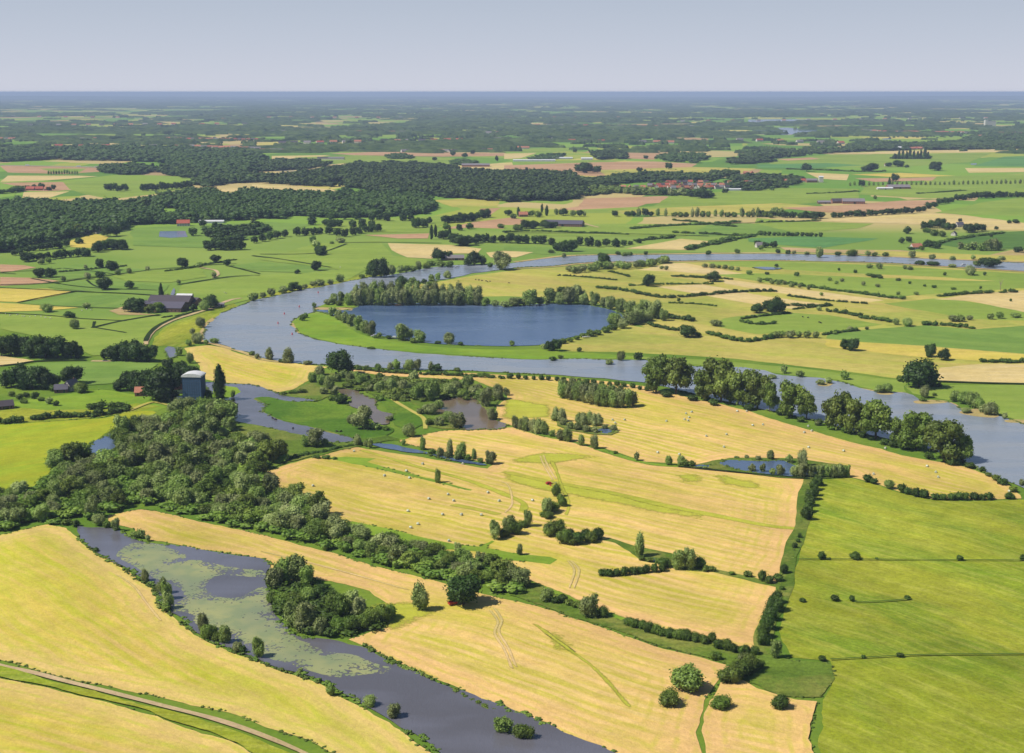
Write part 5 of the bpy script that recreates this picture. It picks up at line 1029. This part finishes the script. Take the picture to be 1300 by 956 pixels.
def row(where, name, segs, roofs, walls=('white_wall', 'brick_wall'), det=False, rzs=(0., .4, 1.5), size=(11, 8, 4.2, 4)):
    ents = []
    for (x0, y0, x1, y1, n) in segs:
        for i in range(n):
            u = (i + .5)/n; ents.append((x0 + (x1-x0)*u + r.uniform(-.8, .8), y0 + (y1-y0)*u + r.uniform(-.25, .25), r.choice(roofs)))
    for rf in set(e[2] for e in ents):
        es = sorted(e for e in ents if e[2] == rf)
        for i, (x, y, _) in enumerate(es):
            lab = f'{ordinal(i)} {RN[rf]} roofed house from left {where}' if len(es) > 1 else f'the {RN[rf]} roofed house {where}'
            house(name, 'house', x, y, *size, r.choice(walls), rf, r.choice(rzs) + r.uniform(-.15, .15), lab, f'houses {where}', detail=det, chimney=det)
row('in the middle village', 'village_house', [(822, 237.5, 860, 236, 7), (830, 240, 880, 240.5, 9), (845, 233.5, 900, 233, 8), (862, 237, 925, 237, 11), (880, 240.5, 925, 239.5, 7), (925, 234, 955, 233.5, 7), (895, 229, 915, 226.5, 4), (770, 239.5, 820, 240, 6), (733, 243.5, 750, 243, 4), (970, 232, 1024, 231, 9), (905, 222.5, 960, 221, 6)], RFS, det=False)
row('in the long left town row', 'town_house', [(62, 175.5, 130, 176, 17), (66, 178, 125, 177.5, 7), (150, 176.5, 225, 176.5, 16), (225, 177.5, 330, 178.5, 18), (0, 177.5, 60, 177, 12)], ['red_tiles', 'orange_tiles', 'grey_sheet_roof', 'dark_tiles'], size=(17, 10, 5, 5), rzs=(0., .5))
row('in the scattered town behind the left forest', 'town_house', [(240, 187, 330, 190, 12), (330, 192, 372, 193, 6)], ['grey_sheet_roof', 'orange_tiles'], size=(22, 12, 5, 5), rzs=(0., .5))
row('in the red roofed right town', 'town_house', [(1128, 168.4, 1215, 169, 22), (1150, 170.5, 1215, 171.5, 12), (1215, 169, 1300, 170.5, 18), (1240, 173.5, 1300, 174.5, 7)], ['red_tiles', 'orange_tiles', 'orange_tiles', 'dark_tiles'], size=(20, 10, 5, 5), rzs=(0., .3))
row('at the foot of the right town', 'town_house', [(1155, 190, 1200, 189.3, 8), (1280, 188, 1300, 187.6, 4), (1090, 166, 1125, 168, 6)], ['orange_tiles', 'grey_sheet_roof', 'red_tiles'], size=(22, 12, 5, 5), rzs=(0., .4))
row('in the white hamlet on the plain', 'hamlet_house', [(510, 193, 550, 193.2, 8), (560, 193, 580, 193, 5), (600, 192, 626, 192, 3), (655, 189, 672, 189, 3), (820, 191, 855, 190, 6), (700, 177, 712, 177, 2), (776, 166, 790, 166, 3)], ['grey_sheet_roof', 'orange_tiles', 'dark_tiles'], walls=('white_wall',), size=(18, 11, 5, 5))
row('scattered on the far plain', 'far_farmhouse', [(30, 160, 320, 158, 16), (340, 168, 640, 170, 22), (660, 160, 900, 162, 16), (300, 150, 800, 150, 18), (0, 148, 300, 152, 9), (850, 155, 1300, 150, 14), (350, 183, 640, 178, 18), (700, 180, 860, 182, 9), (900, 178, 1080, 183, 7), (60, 187, 240, 188, 6)], ['orange_tiles', 'grey_sheet_roof', 'dark_tiles', 'red_tiles'], walls=('white_wall',), size=(30, 14, 6, 6), rzs=(0., .3))
for nm_, bb, n_t, hh_, lab in (('garden_trees', (824, 1000, 232, 242), 40, 8, 'garden trees between the roofs of the middle village'), ('garden_trees', (1128, 1300, 168.5, 176), 120, 9, 'garden trees between the roofs of the right town'), ('garden_trees', (0, 335, 175.8, 180), 190, 9, 'garden trees between the roofs of the left town')):
    its = []
    for _ in range(n_t):
        q = gp(r.uniform(bb[0], bb[1]), r.uniform(bb[2], bb[3])); its.append((q.x, q.y, 0, r.uniform(9, 20), hh_*r.uniform(.6, 1.2)))
    o = link(nm_, merged(nm_, its, 'forest_leaves', ncards=24, size=.12, shape='o')); o['kind'] = 'stuff'; o['label'] = lab
# ---------------------------------------------------------------- wrapped bales
def bale_meshes():
    bm = bmesh.new(); n = 18; rr = .68; hw = .62; rings = []
    for (u, rad) in ((-hw, rr*.80), (-hw*.97, rr*.95), (-hw*.8, rr), (0, rr*1.02), (hw*.8, rr), (hw*.97, rr*.95), (hw, rr*.80)):
        rings.append([bm.verts.new((u + .01*math.sin(5*i), math.cos(i*math.tau/n)*rad, max(.0, rr*.96 + math.sin(i*math.tau/n)*rad))) for i in range(n)])
    for a_, b_ in zip(rings, rings[1:]):
        for i in range(n): bm.faces.new((a_[i], a_[(i+1) % n], b_[(i+1) % n], b_[i]))
    bm.faces.new(rings[0][::-1]); bm.faces.new(rings[-1]); bmesh.ops.recalc_face_normals(bm, faces=bm.faces)
    me = bpy.data.meshes.new('bale'); bm.to_mesh(me); bm.free(); me.materials.append(M['green_white_wrap']); me.shade_smooth(); return me
BALE = bale_meshes()
def bales(where, s):
    es = sorted(P(s))
    for i, (x, y) in enumerate(es):
        o = link('wrapped_bale', BALE, gp(x, y), r.uniform(0, 6.28)); o.scale = (1.02, 1.02, 1.02)
        tag(o, f'{ordinal(i)} white wrapped round bale from left {where}', 'bale', f'bales {where}')
bales('in the left mown field', '449.5,574 536.5,590 587.5,590 516,599 488,605 520,608 397.5,618 342,616.5 569,629 544.6,634.5 576,637 619.6,626.5 633.6,637 518,650 562,654.5 585.6,654.6 611,655 530.6,666.6 521.5,671 570,688 512,691 535,691 676,636.5')
bales('in the upper mown field', '777.6,534 793,534 781,538 846,535.6 871,526 878,524 869,533.5 875,531 873.7,535 936,523 948,523 955.6,541 968.5,540 896.6,554.6 922.5,552.6 919,568.5 835,575.6 862.6,578')
bales('on the strip below the big poplars', '1026,542 1021,550 1030.5,548 1026.5,569 1071,573.5 1124,570 1109,603 1177,593 1188,600.6 1191,607 1281.5,625')
# ---------------------------------------------------------------- machines
def wheel(name, rad, wd, parent, loc):
    bm = bmesh.new(); bmesh.ops.create_cone(bm, cap_ends=True, segments=16, radius1=rad, radius2=rad, depth=wd); bmesh.ops.rotate(bm, verts=bm.verts, matrix=Matrix.Rotation(math.pi/2, 3, 'X'))
    me = bpy.data.meshes.new(name); bm.to_mesh(me); bm.free(); me.materials.append(M['rubber']); w_ = link(name, me, loc, parent=parent)
    bm = bmesh.new(); bmesh.ops.create_cone(bm, cap_ends=True, segments=12, radius1=rad*.5, radius2=rad*.5, depth=wd+.06); bmesh.ops.rotate(bm, verts=bm.verts, matrix=Matrix.Rotation(math.pi/2, 3, 'X'))
    me = bpy.data.meshes.new('rim'); bm.to_mesh(me); bm.free(); me.materials.append(M['machine_red']); link('rim', me, parent=w_)
def root(name, x, y, rz, label, cat, group=None):
    o = bpy.data.objects.new(name, None); COL.objects.link(o); o.location = gp(x, y); o.rotation_euler = (0, 0, rz); tag(o, label, cat, group); return o
m = root('hay_mower', 697, 615, .25, 'red hay mower parked at the tip of the crooked hedge', 'machine')
link('mower_deck', boxes('mower_deck', [(-1.8, 1.6, -1.2, 1.2, .5, .9), (-1.2, .9, -.9, .9, .9, 1.5)], 'machine_red'), parent=m)
link('drawbar', boxes('drawbar', [(1.6, 3.9, -.1, .1, .6, .75), (3.8, 4.1, -.3, .3, .4, .9)], 'metal_grey'), parent=m)
for sy in (-1.35, 1.35): wheel('wheel', .55, .3, m, (-.6, sy, .55))
link('cutter_bar', boxes('cutter_bar', [(-.4, .3, -4.4, -1.2, .25, .5), (-.4, .3, 1.2, 3.4, .25, .5)], 'machine_red'), parent=m)
m = root('farm_trailer', 574.5, 768.5, .5, 'red farm trailer standing under the big dark tree', 'trailer')
link('trailer_body', boxes('trailer_body', [(-1.8, 1.8, -1.05, 1.05, .75, .9), (-1.8, 1.8, -1.05, -.97, .9, 1.7), (-1.8, 1.8, .97, 1.05, .9, 1.7), (-1.8, -1.72, -.97, .97, .9, 1.7), (1.72, 1.8, -.97, .97, .9, 1.7)], 'machine_red'), parent=m)
link('drawbar', boxes('drawbar', [(1.8, 3.4, -.08, .08, .7, .82)], 'metal_grey'), parent=m)
for sy in (-1.1, 1.1): wheel('wheel', .45, .25, m, (-.3, sy, .45))
# ---------------------------------------------------------------- boats and buoys
def hull_mesh(L, W, h):
    V = []; Q = []; n = 8
    for i in range(n+1):
        u = i/n; ww = W/2 * (1 - u**3) * (.85 + .15*math.sin(math.pi*min(u*2, 1))); x = -L/2 + L*u; z = h * (1 + .25*u*u)
        V += [(x, -ww*.55, 0), (x, -ww, z), (x, -ww*.86, z), (x, -ww*.5, .22), (x, ww*.5, .22), (x, ww*.86, z), (x, ww, z), (x, ww*.55, 0)]
    for i in range(n):
        for k_ in range(8): a_ = 8*i + k_; b_ = 8*i + (k_+1) % 8; Q.append((a_, b_, b_+8, a_+8))
    Q += [tuple(range(8))[::-1], tuple(8*n + q for q in range(8))]; return mesh_from('hull', V, Q, 'hull_white')
HULL = hull_mesh(7., 2.4, .9)
def boat(x, y, rz, label, cabin=True, mat=None):
    b = root('moored_boat', x, y, rz, label, 'boat', None); b.location.z = ZL[0] + .02
    h_ = HULL if mat is None else HULL.copy()
    if mat: h_.materials[0] = M[mat]
    link('hull', h_, parent=b)
    if cabin:
        link('cabin', boxes('cabin', [(-1.6, 1.2, -.8, .8, .5, 1.7)], 'hull_white'), parent=b); link('windscreen', boxes('windscreen', [(1.21, 1.27, -.7, .7, 1.0, 1.55)], 'dark_window'), parent=b)
boat(476, 428.3, .3, 'white boat moored at the lower lake rim left of the round willow'); boat(501, 430.5, -.2, 'white boat beside the round willow on the lake rim')
boat(506, 389.2, .1, 'small dark boat under the island wood', False, 'hull_wood'); boat(580, 340.2, .2, 'pale boat on the river below the red roofed house'); boat(1223, 337.5, .4, 'white boat on the far right river reach')
boat(744.5, 429.6, .2, 'white dinghy on the low shore right of the lake', False); boat(386, 403.4, .7, 'pale boat at the grassy point where the lake opens', False)
bm = bmesh.new(); bmesh.ops.create_cone(bm, cap_ends=True, segments=12, radius1=.75, radius2=.25, depth=1.9, matrix=Matrix.Translation((0, 0, .95))); bme = bpy.data.meshes.new('channel_buoy'); bm.to_mesh(bme); bm.free(); bme.materials.append(M['buoy_red'])
bl = [(361, 400), (380, 391), (353, 412), (371, 426), (404, 373)]
for i, (x, y) in enumerate(sorted(bl)):
    o = link('channel_buoy', bme, gp(x, y) + Vector((0, 0, ZL[0]))); tag(o, f'{ordinal(i)} red buoy from left in the wide river bend', 'buoy', 'red buoys in the river bend')
# ---------------------------------------------------------------- cattle and sheep
def beast(mat, s_=1., col2=None):
    me = bpy.data.meshes.new('skeleton'); bm = bmesh.new()
    pts = {'hip': (-.8, 0, 1.1), 'mid': (0, 0, 1.02), 'sh': (.7, 0, 1.1), 'neck': (1.05, 0, 1.12), 'head': (1.35, 0, .85), 'muz': (1.6, 0, .62), 'tail': (-1.0, 0, 1.1), 'tail2': (-1.08, 0, .55)}
    rad = {'hip': .36, 'mid': .42, 'sh': .38, 'neck': .22, 'head': .17, 'muz': .11, 'tail': .06, 'tail2': .04}; V = {k_: bm.verts.new(v) for k_, v in pts.items()}
    E = [('hip', 'mid'), ('mid', 'sh'), ('sh', 'neck'), ('neck', 'head'), ('head', 'muz'), ('hip', 'tail'), ('tail', 'tail2')]
    for nm, x, dx in (('hip', -.8, -.1), ('sh', .7, .04)):
        for sy in (-1, 1):
            a_, b_, c_ = f'{nm}{sy}a', f'{nm}{sy}b', f'{nm}{sy}c'; V[a_] = bm.verts.new((x, sy*.22, .78)); V[b_] = bm.verts.new((x+dx, sy*.24, .42)); V[c_] = bm.verts.new((x, sy*.24, .03))
            rad[a_], rad[b_], rad[c_] = .16, .09, .07; E += [(nm, a_), (a_, b_), (b_, c_)]
    for sy in (-1, 1):
        V[f'e{sy}'] = bm.verts.new((1.25, sy*.26, .98)); rad[f'e{sy}'] = .05; E.append(('head', f'e{sy}'))
    for a_, b_ in E: bm.edges.new((V[a_], V[b_]))
    names = list(V); bm.to_mesh(me); bm.free(); ob = link('skeleton', me); md = ob.modifiers.new('s', 'SKIN')
    for i, nm in enumerate(names): me.skin_vertices[0].data[i].radius = (rad[nm],)*2
    me.skin_vertices[0].data[1].use_root = True; ob.modifiers.new('u', 'SUBSURF').levels = 1
    dg = bpy.context.evaluated_depsgraph_get(); out_ = bpy.data.meshes.new_from_object(ob.evaluated_get(dg)); bpy.data.objects.remove(ob)
    out_.materials.clear(); out_.materials.append(M[mat]); out_.transform(Matrix.Scale(s_, 4)); out_.shade_smooth(); out_.name = 'animal'; return out_
COW, SHEEP = beast('cow_black'), beast('cow_white', .85)
def herd(name, me, cat, what, where, s):
    es = sorted(P(s))
    for i, (x, y) in enumerate(es):
        o = link(name, me, gp(x, y), r.uniform(0, 6.28)); tag(o, f'{ordinal(i)} {what} from left {where}', cat, f'{what} {where}')
herd('cow', COW, 'cow', 'dark cow', 'in the pasture behind the island wood', '604,355.5 608,356.2 612,357 617,357.4 619,358.3 622,357.8 646,360')
herd('cow', COW, 'cow', 'dark cow', 'on the bank of the green island', '346,532 350,534 372,545 392,549 428,549 433,549 450,557')
herd('sheep', SHEEP, 'sheep', 'white sheep', 'in the left pasture', '7,399 13,401 22,400.5 28,402 31,402.5 38,403 45,402 52,402.5 58,404 64,405 110,393 116,394 104,395')
herd('cow', COW, 'cow', 'dark cow', 'on the right bright paddock edge', '1019,403 1026,404 1040,410 1042,411')
herd('sheep', SHEEP, 'sheep', 'white sheep', 'in the pasture by the creek', '432,340.0 285,372 287,373')
# bare dead tree on the right flats
V, Q = trunk_arrays('p', 99); o = link('dead_tree', np_mesh('dead_tree', V, Q, 'dead_wood'), gp(1270, 369)); sz = mpp(1270, 369); o.scale = (14*sz, 14*sz, 20*sz); tag(o, 'bare pale dead tree on the right river flats', 'tree')
# traffic on the far motorway
def car(x, y, big, mat, label):
    o = root('lorry' if big else 'parked_car', x, y, 0, label, 'lorry' if big else 'car'); L_ = 12 if big else 4.4
    link('body', boxes('body', [(-L_/2, L_/2-2.2*big, -1.2, 1.2, .9 if big else .35, 3.8 if big else .95)] + ([(L_/2-2, L_/2, -1.2, 1.2, .5, 3.)] if big else []), mat), parent=o)
    if not big: link('cabin', boxes('cabin', [(-1.5, 1.1, -.8, .8, .95, 1.5)], 'dark_window'), parent=o)
    for sx in (-L_*.3, L_*.3):
        for sy in (-1.1, 1.1): wheel('wheel', .5 if big else .35, .25, o, (sx, sy, .5 if big else .35))
car(123, 212.4, True, 'canvas', 'yellowish lorry at the right end of the visible motorway'); car(35, 210.4, True, 'white_plastic', 'white lorry on the motorway near the left edge'); car(100, 211.8, True, 'white_plastic', 'white lorry on the motorway behind the yellowish one')
car(134, 459, False, 'car_grey', 'grey car on the lane behind the oak clump')
# ---------------------------------------------------------------- hills, haze, light, camera
vs = []; fs = []; NR = 160
for j in range(4):
    for i in range(NR + 1):
        a = math.radians(-60 + 120 * i / NR); r = 46000 + j * 3500
        hh = (0, 1, 1, 0)[j] * (22 + 70 * max(0, noise.noise(Vector((a * 4.1 + 3.3, 2.2, 0)))) + 75 * max(0, min(1, (-a - .1) * 2.2)) + 45 * max(0, min(1, (a - .2) * 3)) + 8 * noise.noise(Vector((a * 60, 0, 1))))
        vs.append((math.sin(a) * r, math.cos(a) * r, hh))
for j in range(3):
    for i in range(NR):
        q = j * (NR + 1) + i; fs.append((q, q + 1, q + NR + 2, q + NR + 1))
me = mesh_from('hills', vs, fs, 'far_forest', True)
link('hills', me)['kind'] = 'structure'
bm = bmesh.new(); bmesh.ops.create_cube(bm, size=1.); me = bpy.data.meshes.new('haze'); bm.to_mesh(me); bm.free()
hz = link('haze', me, (0, 0, 106.5)); hz.scale = (410000, 410000, 215); hz['kind'] = 'stuff'; hz['label'] = 'thin blue summer haze over the whole plain'
k = NT('haze_air'); k.t.nodes.remove(k.t.nodes[0]) if False else None
pv = k.n('ShaderNodeVolumePrincipled'); pv.inputs['Density'].default_value = HAZE_D; pv.inputs['Color'].default_value = HAZE_C; pv.inputs['Anisotropy'].default_value = 0.
k.l(pv.outputs[0], k.out.inputs['Volume']); me.materials.append(k.m)
SUN_EL, SUN_AZ = math.radians(50), math.radians(-107)      # azimuth clockwise from +Y (the view direction)
sd = Vector((math.sin(SUN_AZ) * math.cos(SUN_EL), math.cos(SUN_AZ) * math.cos(SUN_EL), math.sin(SUN_EL)))
w = bpy.data.worlds.new('World'); sc.world = w; w.use_nodes = True; nt = w.node_tree; nt.nodes.clear()
sky = nt.nodes.new('ShaderNodeTexSky'); sky.sky_type = 'NISHITA'; sky.sun_disc = False; sky.sun_elevation = SUN_EL; sky.sun_rotation = SUN_AZ
sky.air_density = 1.0; sky.dust_density = SKY_DUST; sky.ozone_density = 3.; sky.altitude = 200
tc = nt.nodes.new('ShaderNodeTexCoord'); sx = nt.nodes.new('ShaderNodeSeparateXYZ'); nt.links.new(tc.outputs['Generated'], sx.inputs[0])
cr = nt.nodes.new('ShaderNodeValToRGB'); nt.links.new(sx.outputs[2], cr.inputs[0]); e = cr.color_ramp.elements
def skyc(c): return tuple(v / 2**EXPO for v in lin(c)) + (1,)
e[0].position = .0; e[0].color = skyc((206,209,222)); e[1].position = .035; e[1].color = skyc((192,200,215))
q = e.new(.09); q.color = skyc((170,184,202)); q = e.new(.3); q.color = skyc((100,134,176))
sc1 = nt.nodes.new('ShaderNodeVectorMath'); sc1.operation = 'SCALE'; sc1.inputs['Scale'].default_value = 1 / SKY_S; nt.links.new(cr.outputs[0], sc1.inputs[0])
mr = nt.nodes.new('ShaderNodeMapRange'); mr.inputs['From Min'].default_value = .12; mr.inputs['From Max'].default_value = .5; nt.links.new(sx.outputs[2], mr.inputs[0])
mx = nt.nodes.new('ShaderNodeMix'); mx.data_type = 'RGBA'; nt.links.new(mr.outputs[0], mx.inputs[0]); nt.links.new(sc1.outputs[0], mx.inputs[6]); nt.links.new(sky.outputs[0], mx.inputs[7])
bg = nt.nodes.new('ShaderNodeBackground'); bg.inputs['Strength'].default_value = SKY_S
out = nt.nodes.new('ShaderNodeOutputWorld'); nt.links.new(mx.outputs[2], bg.inputs[0]); nt.links.new(bg.outputs[0], out.inputs[0])
sl = bpy.data.lights.new('sun', 'SUN'); sl.energy = SUN_S; sl.angle = math.radians(.5); sl.color = (1, .94, .83)
so = bpy.data.objects.new('sun', sl); COL.objects.link(so); so.rotation_euler = (-sd).to_track_quat('-Z', 'Y').to_euler(); so.location = (0, 0, 400)
cam = bpy.data.cameras.new('camera'); co = bpy.data.objects.new('camera', cam); COL.objects.link(co)
co.location = (0, 0, H); co.rotation_euler = (math.pi/2 - PITCH, 0, 0); cam.sensor_width = 36; cam.lens = 36 * F / 1300
cam.clip_start = 1; cam.clip_end = 400000; sc.camera = co
sc.view_settings.view_transform = 'Standard'; sc.view_settings.look = 'None'; sc.view_settings.exposure = EXPO; sc.view_settings.gamma = 1
sc.render.engine = 'CYCLES'; cy = sc.cycles; cy.max_bounces = 4; cy.diffuse_bounces = 2; cy.glossy_bounces = 2; cy.volume_bounces = 0; cy.transparent_max_bounces = 4
cy.use_denoising = True
